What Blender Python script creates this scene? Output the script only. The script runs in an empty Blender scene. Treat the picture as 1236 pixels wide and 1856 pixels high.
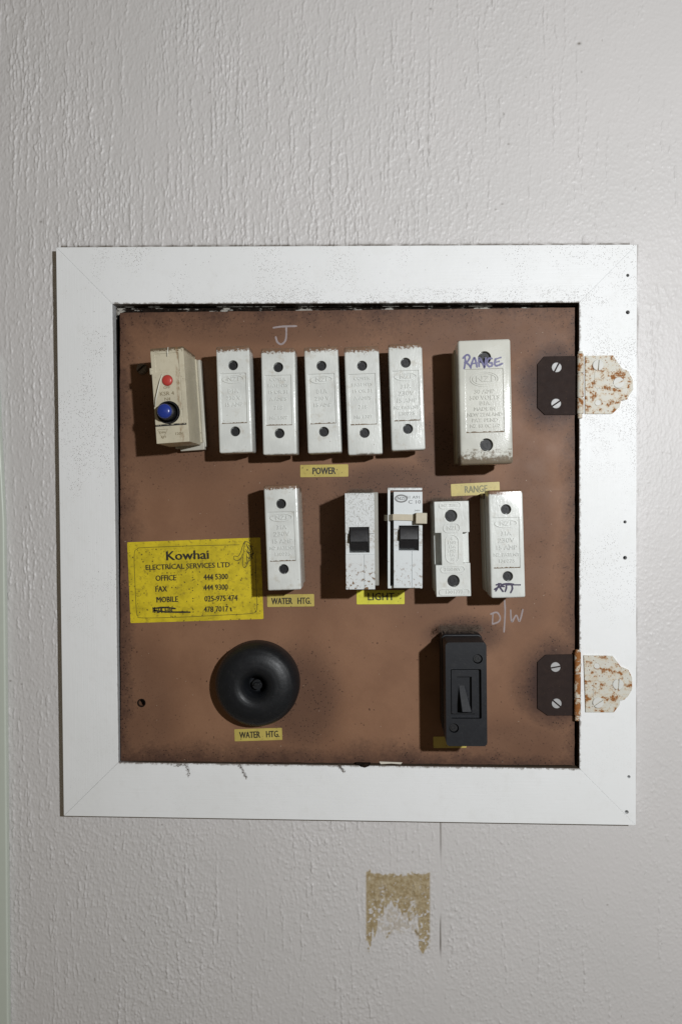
import bpy, bmesh, math, random
import numpy as np
from mathutils import Vector, Matrix
random.seed(7); rng = np.random.default_rng(11)
SC = bpy.context.scene
COL = SC.collection

# ------------------------------------------------------------------ camera
CAM = Vector((0.0237, -0.5148, 0.0241)); YAW = 0.04899; PITCH = -0.01759; ROLL = -0.0011
F_PX = 1400.0; PCX, PCY = 618.0, 928.0          # photograph pixels (1236 x 1856)
fwd = Vector((-math.sin(YAW)*math.cos(PITCH), math.cos(YAW)*math.cos(PITCH), math.sin(PITCH)))
r0 = fwd.cross(Vector((0, 0, 1))).normalized(); u0 = r0.cross(fwd)
RIGHT = r0*math.cos(ROLL) + u0*math.sin(ROLL); UP = -r0*math.sin(ROLL) + u0*math.cos(ROLL)
cd = bpy.data.cameras.new('camera'); cam = bpy.data.objects.new('camera', cd); COL.objects.link(cam)
cam.matrix_world = Matrix(((RIGHT.x, UP.x, -fwd.x, CAM.x), (RIGHT.y, UP.y, -fwd.y, CAM.y), (RIGHT.z, UP.z, -fwd.z, CAM.z), (0, 0, 0, 1)))
cd.sensor_fit = 'VERTICAL'; cd.sensor_height = 24.0; cd.lens = F_PX/1856*24.0
cd.clip_start = 0.01; cd.clip_end = 20
SC.camera = cam

# ------------------------------------------------------------------ world, lamp, exposure
w = bpy.data.worlds.new('World'); SC.world = w; w.use_nodes = True
bg = w.node_tree.nodes['Background']; bg.inputs[0].default_value = (1.0, 0.83, 0.58, 1); bg.inputs[1].default_value = 0.118
ld = bpy.data.lights.new('lamp', 'POINT'); ld.energy = 22.0; ld.shadow_soft_size = 0.011; ld.color = (0.955, 0.98, 1.0)
lamp = bpy.data.objects.new('lamp', ld); lamp.location = (0.315, -0.715, 0.155); COL.objects.link(lamp)
SC.view_settings.view_transform = 'Standard'; SC.view_settings.look = 'None'
SC.view_settings.exposure = 0; SC.view_settings.gamma = 1

# ------------------------------------------------------------------ picture geometry -> wall plane (mm)
def P(px, py, h=0.0):
    """point of the plane h mm in front of the wall seen at a photograph pixel; returns (x, z) in mm"""
    d = fwd*F_PX + RIGHT*(px-PCX) - UP*(py-PCY)
    t = (-h*0.001 - CAM.y)/d.y
    p = CAM + d*t
    return p.x*1000, p.z*1000

def fit(quad, h):
    """quad TL, TR, BR, BL in pixels -> centre, width, height, tilt of the best rectangle"""
    q = [Vector(P(x, y, h)) for x, y in quad]
    c = sum(q, Vector((0, 0)))/4
    ex = ((q[1]-q[0]) + (q[2]-q[3]))/2; ez = ((q[0]-q[3]) + (q[1]-q[2]))/2
    a = (math.atan2(ex.y, ex.x)*ex.length + (math.atan2(ez.y, ez.x)-math.pi/2)*ez.length)/(ex.length+ez.length)
    return c, ex.length, ez.length, a

PF = 7.0        # front of the brown board, mm in front of the wall
FF = 9.6        # front of the white frame

# ------------------------------------------------------------------ node helpers
class NT:
    def __init__(s, name):
        s.m = bpy.data.materials.new(name); s.m.use_nodes = True; s.t = s.m.node_tree
        s.b = s.t.nodes['Principled BSDF']
    def new(s, typ, **k):
        n = s.t.nodes.new(typ)
        for a, v in k.items(): setattr(n, a, v)
        return n
    def link(s, a, b): s.t.links.new(a, b)
    def put(s, inp, v):
        if hasattr(v, 'is_output') or isinstance(v, bpy.types.NodeSocket): s.link(v, inp)
        else: inp.default_value = v
    def math(s, op, a, b=0.0, c=0.0, clamp=False):
        n = s.new('ShaderNodeMath', operation=op); n.use_clamp = clamp
        s.put(n.inputs[0], a); s.put(n.inputs[1], b)
        if op in ('MULTIPLY_ADD', 'COMPARE', 'SMOOTH_MIN'): s.put(n.inputs[2], c)
        return n.outputs[0]
    def step(s, v, a, b):
        n = s.new('ShaderNodeMapRange', interpolation_type='SMOOTHSTEP'); s.put(n.inputs[0], v)
        n.inputs[1].default_value = a; n.inputs[2].default_value = b; return n.outputs[0]
    def coords(s, kind='Object', scale=(1, 1, 1), rnd=True, rot=(0, 0, 0)):
        if kind == 'World': o = s.new('ShaderNodeNewGeometry').outputs['Position']
        else: o = s.new('ShaderNodeTexCoord').outputs[kind]
        mp = s.new('ShaderNodeMapping'); mp.inputs['Scale'].default_value = [1000*q for q in scale]
        mp.inputs['Rotation'].default_value = rot
        s.link(o, mp.inputs[0]); out = mp.outputs[0]
        if rnd and kind == 'Object':
            oi = s.new('ShaderNodeObjectInfo'); va = s.new('ShaderNodeVectorMath', operation='MULTIPLY_ADD')
            cb = s.new('ShaderNodeCombineXYZ'); s.link(oi.outputs['Random'], cb.inputs[0]); s.link(oi.outputs['Random'], cb.inputs[1]); s.link(oi.outputs['Random'], cb.inputs[2])
            s.link(cb.outputs[0], va.inputs[0]); va.inputs[1].default_value = (317, 211, 97); s.link(out, va.inputs[2]); out = va.outputs[0]
        return out
    def sep(s, v):
        n = s.new('ShaderNodeSeparateXYZ'); s.link(v, n.inputs[0]); return n.outputs
    def noise(s, v, scale, detail=3, rough=0.55, dist=0.0):
        n = s.new('ShaderNodeTexNoise'); s.link(v, n.inputs['Vector']); n.inputs['Scale'].default_value = scale
        n.inputs['Detail'].default_value = detail; n.inputs['Roughness'].default_value = rough; n.inputs['Distortion'].default_value = dist
        return n.outputs['Fac']
    def speck(s, v, scale, size, dens, lo=0.45, hi=0.6, mscale=0.05):
        """small irregular specks: cells of 1/scale mm, radius up to size (cell units), share dens of the cells, thinned by a soft noise"""
        jn = s.new('ShaderNodeTexNoise'); s.link(v, jn.inputs['Vector']); jn.inputs['Scale'].default_value = scale*2.3
        jv = s.new('ShaderNodeVectorMath', operation='MULTIPLY_ADD'); s.link(jn.outputs['Color'], jv.inputs[0])
        jv.inputs[1].default_value = (0.5/scale,)*3; s.link(v, jv.inputs[2])
        n = s.new('ShaderNodeTexVoronoi'); s.link(jv.outputs[0], n.inputs['Vector']); n.inputs['Scale'].default_value = scale
        c = s.sep(n.outputs['Color'])
        keep = s.math('LESS_THAN', c[0], dens)
        rad = s.math('MULTIPLY', c[1], size)
        on = s.math('SUBTRACT', rad, n.outputs['Distance']); on = s.step(on, 0.0, size*0.25)
        m = s.step(s.noise(v, mscale, 2), lo, hi)
        return s.math('MULTIPLY', s.math('MULTIPLY', on, keep), m)
    def mix(s, f, a, b):
        n = s.new('ShaderNodeMix', data_type='RGBA'); s.put(n.inputs[0], f)
        for i, q in ((6, a), (7, b)):
            if isinstance(q, tuple): n.inputs[i].default_value = (*q[:3], 1)
            else: s.link(q, n.inputs[i])
        return n.outputs[2]
    def bump(s, hgt, dist, strength=1.0, prev=None):
        n = s.new('ShaderNodeBump'); s.link(hgt, n.inputs['Height']); n.inputs['Distance'].default_value = dist*0.001
        n.inputs['Strength'].default_value = strength
        if prev: s.link(prev, n.inputs['Normal'])
        return n.outputs[0]
    def out(s, col=None, rough=None, nrm=None, metal=None, spec=None):
        if col is not None:
            if isinstance(col, tuple): s.b.inputs['Base Color'].default_value = (*col[:3], 1)
            else: s.link(col, s.b.inputs['Base Color'])
        if rough is not None: s.put(s.b.inputs['Roughness'], rough)
        if nrm is not None: s.link(nrm, s.b.inputs['Normal'])
        if metal is not None: s.put(s.b.inputs['Metallic'], metal)
        if spec is not None: s.put(s.b.inputs['Specular IOR Level'], spec)
        return s.m

# ------------------------------------------------------------------ materials
def W(px, py, h): x, z = P(px, py, h); return (x, z)
def m_wall():
    n = NT('wallpaper_paint'); v = n.coords('World')
    a = n.new('ShaderNodeAttribute', attribute_name='glue'); d = n.new('ShaderNodeAttribute', attribute_name='dirt')
    c = n.mix(n.step(n.noise(v, 0.012, 3), 0.35, 0.7), (0.572, 0.554, 0.549), (0.556, 0.541, 0.535))
    gl = n.mix(n.step(n.noise(v, 0.25, 4, 0.7), 0.35, 0.65), (0.42, 0.35, 0.23), (0.30, 0.225, 0.12))
    c = n.mix(a.outputs['Fac'], c, gl)
    dc = n.mix(n.noise(v, 0.5, 2), (0.05, 0.04, 0.03), (0.14, 0.11, 0.08))
    c = n.mix(d.outputs['Fac'], c, dc)
    sp = n.speck(v, 0.22, 0.10, 0.35, 0.5, 0.62, 0.03)
    c = n.mix(sp, c, (0.12, 0.10, 0.08))
    b = n.bump(n.noise(v, 1.6, 3), 0.05, 0.6)
    b = n.bump(n.noise(n.coords('World', (1, 1, 0.35)), 0.9, 2), 0.10, 0.6, b)
    return n.out(c, 0.46, b, spec=0.4)
def m_frame(vertical):
    n = NT('frame_gloss_paint_' + ('upright' if vertical else 'level')); v = n.coords('World')
    st = n.coords('World', (1.2, 1, 0.03) if vertical else (0.03, 1, 1.2))
    brush = n.noise(st, 1.3, 4, 0.6)
    c = n.mix(n.step(n.noise(v, 0.02, 2), 0.3, 0.7), (0.79, 0.80, 0.81), (0.765, 0.775, 0.78))
    sp1 = n.speck(n.coords('World', (1.25, 1, 0.7)), 0.62, 0.36, 0.6, 0.42, 0.60, 0.018)
    sp2 = n.speck(n.coords('World', (1, 1, 1)), 0.28, 0.17, 0.45, 0.30, 0.50, 0.03)
    sp3 = n.speck(n.coords('World', (1.3, 1, 0.8)), 1.1, 0.42, 0.5, 0.50, 0.62, 0.025)
    a = n.new('ShaderNodeAttribute', attribute_name='dirt')
    pos = n.sep(v)
    # dust and fly specks gather along the inner edge of the top rail and on the right stile by the upper hinge
    fine = n.speck(n.coords('World', (1.2, 1, 1.4)), 1.3, 0.55, 0.6, 0.34, 0.56, 0.06)
    zone = n.math('ADD', n.math('MULTIPLY', n.step(n.math('ABSOLUTE', n.math('SUBTRACT', pos[2], 154.0)), 9.0, 3.0), n.step(pos[0], -110.0, -40.0)),
                  n.math('MULTIPLY', n.step(pos[0], 155.0, 157.0), n.step(n.math('ABSOLUTE', n.math('SUBTRACT', pos[2], 90.0)), 62.0, 25.0)), clamp=True)
    fine = n.math('MULTIPLY', fine, zone)
    f = n.math('ADD', n.math('ADD', sp1, n.math('MULTIPLY', sp2, 0.9)), n.math('ADD', sp3, fine), clamp=True)
    f = n.math('MULTIPLY', f, n.math('MULTIPLY_ADD', n.step(pos[2], -110.0, 20.0), 0.85, 0.15))
    c = n.mix(n.math('MULTIPLY', f, 0.68), c, (0.09, 0.065, 0.045))
    grime = n.math('MULTIPLY', n.step(n.noise(v, 0.1, 4, 0.65), 0.5, 0.75), 0.07)
    c = n.mix(grime, c, (0.42, 0.38, 0.31))
    b = n.bump(brush, 0.13, 0.6); b = n.bump(n.noise(v, 0.12, 2), 0.25, 0.5, b)
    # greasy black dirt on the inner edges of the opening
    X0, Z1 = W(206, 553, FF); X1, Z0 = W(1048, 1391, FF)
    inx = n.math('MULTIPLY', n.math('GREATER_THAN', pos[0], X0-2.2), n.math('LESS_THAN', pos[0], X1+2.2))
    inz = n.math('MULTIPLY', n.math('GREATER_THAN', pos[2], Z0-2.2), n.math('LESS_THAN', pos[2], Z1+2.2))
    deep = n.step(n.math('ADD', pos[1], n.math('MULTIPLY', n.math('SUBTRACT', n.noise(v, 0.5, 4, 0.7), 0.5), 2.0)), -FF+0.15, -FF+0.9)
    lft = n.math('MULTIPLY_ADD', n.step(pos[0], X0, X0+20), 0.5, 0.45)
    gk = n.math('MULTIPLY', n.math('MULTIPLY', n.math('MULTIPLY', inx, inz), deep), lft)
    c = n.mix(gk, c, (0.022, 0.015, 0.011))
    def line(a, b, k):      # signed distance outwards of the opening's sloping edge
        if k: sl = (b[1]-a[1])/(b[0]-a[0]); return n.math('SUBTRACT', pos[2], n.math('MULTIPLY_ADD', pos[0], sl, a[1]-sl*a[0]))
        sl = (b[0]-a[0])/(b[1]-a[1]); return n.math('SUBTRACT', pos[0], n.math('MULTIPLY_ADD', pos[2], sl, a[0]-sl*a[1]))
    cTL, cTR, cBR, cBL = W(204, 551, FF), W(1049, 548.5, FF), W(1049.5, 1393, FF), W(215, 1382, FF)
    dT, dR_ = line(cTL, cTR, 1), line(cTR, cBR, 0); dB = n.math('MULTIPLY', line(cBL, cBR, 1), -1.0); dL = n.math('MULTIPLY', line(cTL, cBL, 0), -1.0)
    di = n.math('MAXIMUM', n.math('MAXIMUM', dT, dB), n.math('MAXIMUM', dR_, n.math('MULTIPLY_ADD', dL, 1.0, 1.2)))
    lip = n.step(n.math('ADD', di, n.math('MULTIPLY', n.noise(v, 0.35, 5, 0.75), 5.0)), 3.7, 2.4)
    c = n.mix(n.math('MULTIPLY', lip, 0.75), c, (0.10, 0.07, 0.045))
    ro = n.math('MULTIPLY_ADD', brush, 0.12, 0.40)
    return n.out(c, ro, b, spec=0.28)
def m_board():
    n = NT('brown_board'); v = n.coords('World'); pos = n.sep(v)
    c = n.mix(n.step(n.noise(v, 0.03, 4, 0.6), 0.3, 0.72), (0.264, 0.141, 0.082), (0.206, 0.106, 0.061))
    c = n.mix(n.math('MULTIPLY', n.noise(v, 1.1, 3, 0.7), 0.35), c, (0.13, 0.065, 0.04))
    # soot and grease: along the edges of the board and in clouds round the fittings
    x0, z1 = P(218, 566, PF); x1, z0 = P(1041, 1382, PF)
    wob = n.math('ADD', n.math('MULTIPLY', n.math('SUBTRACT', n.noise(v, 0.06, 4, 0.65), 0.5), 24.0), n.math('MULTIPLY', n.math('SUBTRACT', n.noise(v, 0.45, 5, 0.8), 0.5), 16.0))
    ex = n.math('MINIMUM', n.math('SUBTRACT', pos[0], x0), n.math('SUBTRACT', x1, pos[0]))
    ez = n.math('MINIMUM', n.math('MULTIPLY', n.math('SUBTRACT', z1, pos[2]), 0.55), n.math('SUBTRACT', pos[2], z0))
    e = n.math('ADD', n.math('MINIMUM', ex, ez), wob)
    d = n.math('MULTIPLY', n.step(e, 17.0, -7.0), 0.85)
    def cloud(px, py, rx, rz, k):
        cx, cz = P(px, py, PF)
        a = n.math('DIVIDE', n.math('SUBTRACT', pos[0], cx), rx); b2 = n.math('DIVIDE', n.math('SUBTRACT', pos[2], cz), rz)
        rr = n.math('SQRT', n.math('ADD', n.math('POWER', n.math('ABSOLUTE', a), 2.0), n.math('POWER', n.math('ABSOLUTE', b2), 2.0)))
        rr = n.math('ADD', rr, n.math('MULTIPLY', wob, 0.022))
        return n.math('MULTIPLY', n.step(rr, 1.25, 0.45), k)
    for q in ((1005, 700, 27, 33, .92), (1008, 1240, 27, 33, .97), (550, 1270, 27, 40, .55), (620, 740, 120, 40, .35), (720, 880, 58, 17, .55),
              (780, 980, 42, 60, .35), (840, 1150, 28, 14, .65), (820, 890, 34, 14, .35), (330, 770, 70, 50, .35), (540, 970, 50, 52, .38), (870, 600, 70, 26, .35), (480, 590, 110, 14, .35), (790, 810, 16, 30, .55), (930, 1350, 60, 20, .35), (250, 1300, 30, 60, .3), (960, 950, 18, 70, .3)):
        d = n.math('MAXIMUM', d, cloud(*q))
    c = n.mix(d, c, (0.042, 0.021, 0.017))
    soot = n.math('MULTIPLY', n.speck(v, 0.9, 0.40, 0.6, 0.30, 0.5, 0.08), n.step(d, 0.12, 0.6))
    c = n.mix(n.math('MULTIPLY', soot, 0.9), c, (0.012, 0.007, 0.006))
    scr = n.speck(n.coords('World', (0.5, 1, 0.11), rot=(0, 0.5, 0)), 0.8, 0.12, 0.35, 0.45, 0.6, 0.05)
    c = n.mix(n.math('MULTIPLY', scr, 0.5), c, (0.05, 0.025, 0.016))
    c = n.mix(n.math('MULTIPLY', n.speck(v, 0.35, 0.22, 0.5, 0.42, 0.6, 0.04), 0.8), c, (0.04, 0.018, 0.012))
    c = n.mix(n.math('MULTIPLY', n.speck(v, 0.2, 0.07, 0.4, 0.35, 0.5, 0.03), 0.7), c, (0.42, 0.33, 0.26))
    b = n.bump(n.noise(v, 0.7, 4, 0.6), 0.05, 0.5)
    ro = n.math('MULTIPLY_ADD', n.noise(v, 0.08, 3), 0.2, 0.45)
    return n.out(c, ro, b, spec=0.22)
def m_porcelain(name, col, top=30.0, amt=1.0, lump=0.35, rough=0.2, bottom=None, pits=1.0, stain=(0.13, 0.075, 0.035), streak=None, spec=0.55, edge=None):
    """glazed fuse body: lumpy glaze, pin holes and brown dirt along the top edge"""
    n = NT(name); v = n.coords('Object'); o = n.sep(n.coords('Object', rnd=False))
    c = n.mix(n.step(n.noise(v, 0.06, 3), 0.35, 0.7), col, tuple(q*0.88 for q in col))
    wob = n.math('MULTIPLY', n.math('SUBTRACT', n.noise(v, 0.75, 5, 0.75), 0.5), 9.0)
    z = n.math('ADD', o[1], wob)
    d = n.math('MULTIPLY', n.step(z, top-0.9, top+0.5), 0.92*amt)
    tint = n.mix(n.noise(v, 0.8, 2), stain, tuple(q*0.35 for q in stain))
    c = n.mix(d, c, tint)
    if edge:
        eg = n.math('MULTIPLY', n.step(n.math('ADD', n.math('ABSOLUTE', o[0]), n.math('MULTIPLY', wob, 0.22)), edge-0.75, edge+0.1), n.step(n.noise(v, 0.18, 3), 0.42, 0.58))
        c = n.mix(n.math('MULTIPLY', eg, 0.6), c, (0.20, 0.12, 0.06))
        eb = n.step(n.math('ADD', o[1], n.math('MULTIPLY', wob, 0.35)), -32.0, -33.6)
        c = n.mix(n.math('MULTIPLY', n.math('MULTIPLY', eb, n.step(n.noise(v, 0.22, 3), 0.45, 0.58)), 0.75), c, (0.10, 0.06, 0.03))
    if bottom is not None:
        db = n.math('MULTIPLY', n.step(n.math('ADD', o[1], n.math('MULTIPLY', n.math('SUBTRACT', n.noise(v, 0.28, 5, 0.75), 0.5), 26.0)), bottom+1.5, bottom-3.5), 0.88)
        c = n.mix(db, c, n.mix(n.noise(v, 1.0, 3), (0.05, 0.032, 0.018), (0.17, 0.115, 0.06)))
    c = n.mix(n.math('MULTIPLY', n.step(n.noise(v, 0.16, 4, 0.7), 0.53, 0.75), 0.35*amt), c, (0.36, 0.30, 0.21))
    if streak:
        sx_ = n.math('ABSOLUTE', n.math('SUBTRACT', n.math('ADD', o[0], n.math('MULTIPLY', wob, 0.2)), streak[0]))
        sk = n.math('MULTIPLY', n.step(sx_, streak[1], 0.2), n.step(n.noise(n.coords('Object', (1, 0.35, 1)), 0.35, 5, 0.7), 0.40, 0.62))
        c = n.mix(n.math('MULTIPLY', sk, 0.8), c, (0.20, 0.11, 0.045))
        ed = n.math('MULTIPLY', n.step(n.noise(v, 0.7, 5, 0.75), 0.60, 0.68), n.step(n.noise(v, 0.12, 3), 0.45, 0.6))
        c = n.mix(n.math('MULTIPLY', ed, 0.8), c, (0.07, 0.045, 0.025))
    pit = n.speck(n.coords('Object', (1, 1.0, 1)), 0.55, 0.20, 0.42*pits, 0.42, 0.62, 0.08)
    c = n.mix(n.math('MULTIPLY', pit, 0.8), c, (0.09, 0.06, 0.04))
    st = n.noise(n.coords('Object', (1.0, 0.28, 1.0), rot=(0, 0, -0.75)), 0.75, 3, 0.6)
    b = n.bump(st, lump, 0.32); b = n.bump(n.noise(v, 1.3, 3), 0.06, 0.5, b)
    return n.out(c, rough, b, spec=spec)
def m_breaker(name, col, top_specks, chips):
    n = NT(name); v = n.coords('Object'); o = n.sep(n.coords('Object', rnd=False))
    c = n.mix(n.noise(v, 0.1, 3), col, tuple(q*0.93 for q in col))
    f1 = n.math('MULTIPLY', n.speck(n.coords('Object', (1.2, 0.8, 1)), 1.7, 0.62, 0.85, 0.15, 0.45, 0.1), n.step(o[1], 5.0, 11.0))
    c = n.mix(n.math('MULTIPLY', f1, 0.5*top_specks), c, (0.22, 0.19, 0.14))
    wob = n.math('MULTIPLY', n.math('SUBTRACT', n.noise(v, 0.5, 3, 0.7), 0.5), 9.0)
    c = n.mix(n.math('MULTIPLY', n.step(n.math('ADD', o[1], wob), 29.0, 32.5), 0.8), c, (0.13, 0.09, 0.06))
    ch = n.step(n.noise(v, 0.42, 5, 0.7), 0.555, 0.59); low = n.step(o[1], -8.0, -24.0)
    c = n.mix(n.math('MULTIPLY', n.math('MULTIPLY', ch, low), chips), c, n.mix(n.noise(v, 1.5, 2), (0.03, 0.018, 0.01), (0.30, 0.15, 0.05)))
    side = n.step(n.math('ADD', n.math('ABSOLUTE', o[0]), n.math('MULTIPLY', wob, 0.3)), 9.0, 10.5)
    mid = n.math('MULTIPLY', n.step(o[1], -6.0, -2.0), n.step(o[1], 10.0, 6.0))
    c = n.mix(n.math('MULTIPLY', n.math('MULTIPLY', mid, n.step(n.noise(v, 0.6, 4, 0.7), 0.45, 0.6)), 0.55), c, (0.25, 0.19, 0.12))
    b = n.bump(f1, 0.25, 0.6*top_specks); b = n.bump(n.noise(v, 0.8, 3), 0.06, 0.5, b)
    return n.out(c, 0.42, b, spec=0.4)
def m_plain(name, col, rough=0.4, bscale=1.0, bd=0.05, var=0.15, metal=0.0, dust=0.0, dustcol=(0.3, 0.27, 0.23), spec=0.5):
    n = NT(name); v = n.coords('Object')
    c = n.mix(n.noise(v, 0.25, 4, 0.6), tuple(q*(1+var) for q in col), tuple(q*(1-var) for q in col))
    if dust:
        c = n.mix(n.math('MULTIPLY', n.speck(v, 0.9, 0.30, 0.5, 0.40, 0.62, 0.08), dust), c, dustcol)
        c = n.mix(n.math('MULTIPLY', n.step(n.noise(v, 0.2, 5, 0.7), 0.45, 0.75), dust*0.22), c, dustcol)
    b = n.bump(n.noise(v, bscale, 3), bd, 0.6)
    ro = n.math('MULTIPLY_ADD', n.noise(v, 0.3, 3), 0.2, rough-0.08)
    return n.out(c, ro, b, metal=metal, spec=spec)
def m_rust(name, heavy=0.5):
    n = NT(name); v = n.coords('Object')
    paint = n.mix(n.noise(v, 0.15, 3), (0.60, 0.59, 0.54), (0.52, 0.50, 0.43))
    r = n.mix(n.noise(v, 0.9, 3, 0.7), (0.40, 0.16, 0.04), (0.13, 0.05, 0.02))
    lo = 0.665-0.12*heavy
    m1 = n.step(n.noise(v, 0.22, 6, 0.72), lo, lo+0.06)
    m2 = n.speck(n.coords('Object', (1, 1, 1)), 0.8, 0.34, 0.35+0.5*heavy, 0.36, 0.56, 0.08)
    halo = n.math('MULTIPLY', n.step(n.noise(v, 0.22, 6, 0.72), lo-0.09, lo+0.02), 0.5)
    c = n.mix(halo, paint, (0.50, 0.36, 0.20))
    m = n.math('MAXIMUM', m1, m2); c = n.mix(m, c, r)
    b = n.bump(n.math('SUBTRACT', n.noise(v, 0.9, 4), n.math('MULTIPLY', m, 0.6)), 0.14, 0.7)
    return n.out(c, n.math('MULTIPLY_ADD', m, 0.35, 0.5), b, spec=0.25)
def m_sticker(name, col, speck=0.5, dark=0.35):
    n = NT(name); v = n.coords('Object')
    c = n.mix(n.step(n.noise(v, 0.09, 4, 0.65), 0.35, 0.7), col, tuple(q*(1-dark*0.5) for q in col))
    c = n.mix(n.math('MULTIPLY', n.step(n.noise(v, 0.28, 5, 0.75), 0.52, 0.68), dark), c, (0.16, 0.11, 0.02))
    c = n.mix(n.math('MULTIPLY', n.speck(v, 0.62, 0.40, speck, 0.30, 0.52, 0.09), 0.9), c, (0.07, 0.045, 0.015))
    b = n.bump(n.noise(v, 0.3, 3), 0.08, 0.4)
    return n.out(c, 0.42, b)
def m_dirt():
    n = NT('sooty_dirt'); v = n.coords('World')
    c = n.mix(n.step(n.noise(v, 0.45, 5, 0.75), 0.4, 0.7), (0.008, 0.006, 0.005), (0.030, 0.020, 0.015))
    up = n.step(n.sep(v)[2], 138.0, 144.0)
    sm = n.math('MULTIPLY', n.step(n.noise(n.coords('World', (0.35, 1, 1)), 0.16, 4, 0.7), 0.53, 0.60), up)
    c = n.mix(sm, c, (0.42, 0.40, 0.36))
    b = n.bump(n.noise(v, 0.8, 5, 0.75), 0.9, 0.9)
    return n.out(c, 0.9, b, spec=0.05)

M = dict(
    wall=m_wall(), rail_h=m_frame(False), rail_v=m_frame(True), board=m_board(), dirt=m_dirt(),
    fuse=m_porcelain('white_glazed_fuse', (0.645, 0.66, 0.635), 30.6, lump=0.42, rough=0.24, stain=(0.20, 0.085, 0.028), edge=11.0),
    fuse_base=m_porcelain('grimy_fuse_base', (0.46, 0.44, 0.38), 28.0, 1.0, 0.25, 0.32),
    ivory=m_porcelain('ivory_range_fuse', (0.56, 0.56, 0.51), 44.0, 0.35, 0.05, 0.16, bottom=-31.0, pits=0.4),
    ivory_base=m_porcelain('dirty_ivory_base', (0.33, 0.28, 0.19), 38.0, 0.8, 0.05, 0.25, pits=0.5),
    cream=m_porcelain('yellowed_cream_case', (0.52, 0.475, 0.36), 27.5, 1.0, 0.05, 0.38, pits=1.0, streak=(5.8, 1.9), spec=0.35),
    breaker=m_porcelain('white_breaker_case', (0.66, 0.68, 0.68), 31.3, 0.5, 0.05, 0.4, pits=1.0),
    breaker_dusty=m_breaker('dusty_breaker_cover', (0.62, 0.64, 0.64), 1.0, 1.0), breaker_clean=m_breaker('white_breaker_cover', (0.62, 0.65, 0.66), 0.12, 0.6),
    breaker_side=m_porcelain('grey_breaker_side', (0.27, 0.26, 0.23), 31.0, 0.5, 0.05, 0.5, pits=0.8),
    black=m_plain('black_plastic', (0.012, 0.012, 0.014), 0.35, 1.0, 0.03, 0.2, dust=0.12),
    bakelite=m_plain('black_bakelite', (0.006, 0.007, 0.009), 0.44, 0.6, 0.14, 0.2, spec=0.36, dust=0.12, dustcol=(0.16, 0.15, 0.14)),
    switchblack=m_plain('dusty_black_switch', (0.007, 0.008, 0.011), 0.5, 0.8, 0.05, 0.2, dust=0.13, dustcol=(0.20, 0.19, 0.18), spec=0.35),
    hole=m_plain('dark_hole', (0.012, 0.011, 0.011), 0.7, 1.0, 0.05, 0.2),
    screwdark=m_plain('dark_screw', (0.012, 0.012, 0.013), 0.5, 1.0, 0.1, 0.3, spec=0.35),
    steel=m_plain('steel_screw', (0.40, 0.40, 0.40), 0.62, 0.8, 0.06, 0.2, metal=0.45, dust=0.3, dustcol=(0.20, 0.17, 0.14), spec=0.2),
    oldscrew=m_plain('tarnished_screw', (0.16, 0.13, 0.11), 0.5, 0.8, 0.4, 0.5, metal=0.3),
    leaf_dark=m_plain('dark_hinge_leaf', (0.026, 0.017, 0.015), 0.75, 0.9, 0.08, 0.2, dust=0.25, dustcol=(0.14, 0.08, 0.05), spec=0.15),
    rust=m_rust('rusty_painted_hinge', 1.05), rust_heavy=m_rust('very_rusty_knuckle', 1.9),
    paintscrew=m_plain('painted_over_screw', (0.60, 0.60, 0.57), 0.5, 0.8, 0.1, 0.06, spec=0.25),
    label=m_sticker('yellow_label', (0.50, 0.40, 0.10), 0.16, 0.30),
    sticker=m_sticker('yellow_contact_sticker', (0.64, 0.50, 0.018), 0.75, 0.58),
    brightlabel=m_sticker('bright_yellow_label', (0.66, 0.62, 0.05), 0.2, 0.25),
    ink=m_plain('black_print', (0.022, 0.018, 0.012), 0.5, 1, 0.02, 0.3),
    greyprint=m_plain('grey_print', (0.16, 0.16, 0.16), 0.5, 1, 0.02, 0.3),
    brownprint=m_plain('faded_brown_print', (0.19, 0.15, 0.085), 0.5, 1, 0.02, 0.3),
    rangeprint=m_plain('worn_green_print', (0.16, 0.15, 0.07), 0.5, 1, 0.02, 0.3),
    purple=m_plain('purple_marker', (0.028, 0.02, 0.13), 0.4, 1, 0.02, 0.3),
    darkpurple=m_plain('dark_purple_marker', (0.018, 0.008, 0.045), 0.4, 1, 0.02, 0.3),
    chalk=m_plain('white_pencil', (0.30, 0.25, 0.25), 0.7, 2.0, 0.1, 0.25, dust=0.6, dustcol=(0.2, 0.12, 0.09)),
    red=m_plain('red_button', (0.42, 0.045, 0.035), 0.35, 1, 0.03, 0.12),
    blue=m_plain('blue_button', (0.015, 0.035, 0.22), 0.25, 1, 0.02, 0.12),
    tie=m_plain('yellowed_cable_tie', (0.46, 0.41, 0.31), 0.4, 1, 0.05, 0.12, dust=0.2),
    grime=m_plain('brown_grime', (0.15, 0.105, 0.065), 0.7, 1, 0.1, 0.5),
    fluff=m_plain('dust_fluff', (0.13, 0.10, 0.08), 0.9, 1, 0.0, 0.3, spec=0.1),
    paleflake=m_plain('paint_flake', (0.60, 0.56, 0.48), 0.5, 1, 0.1, 0.1),
    thread=m_plain('pale_thread', (0.75, 0.74, 0.66), 0.35, 1, 0.0, 0.05),
    trim=m_plain('trim_gloss_paint', (0.52, 0.56, 0.50), 0.35, 0.2, 0.1, 0.04),
)

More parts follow.
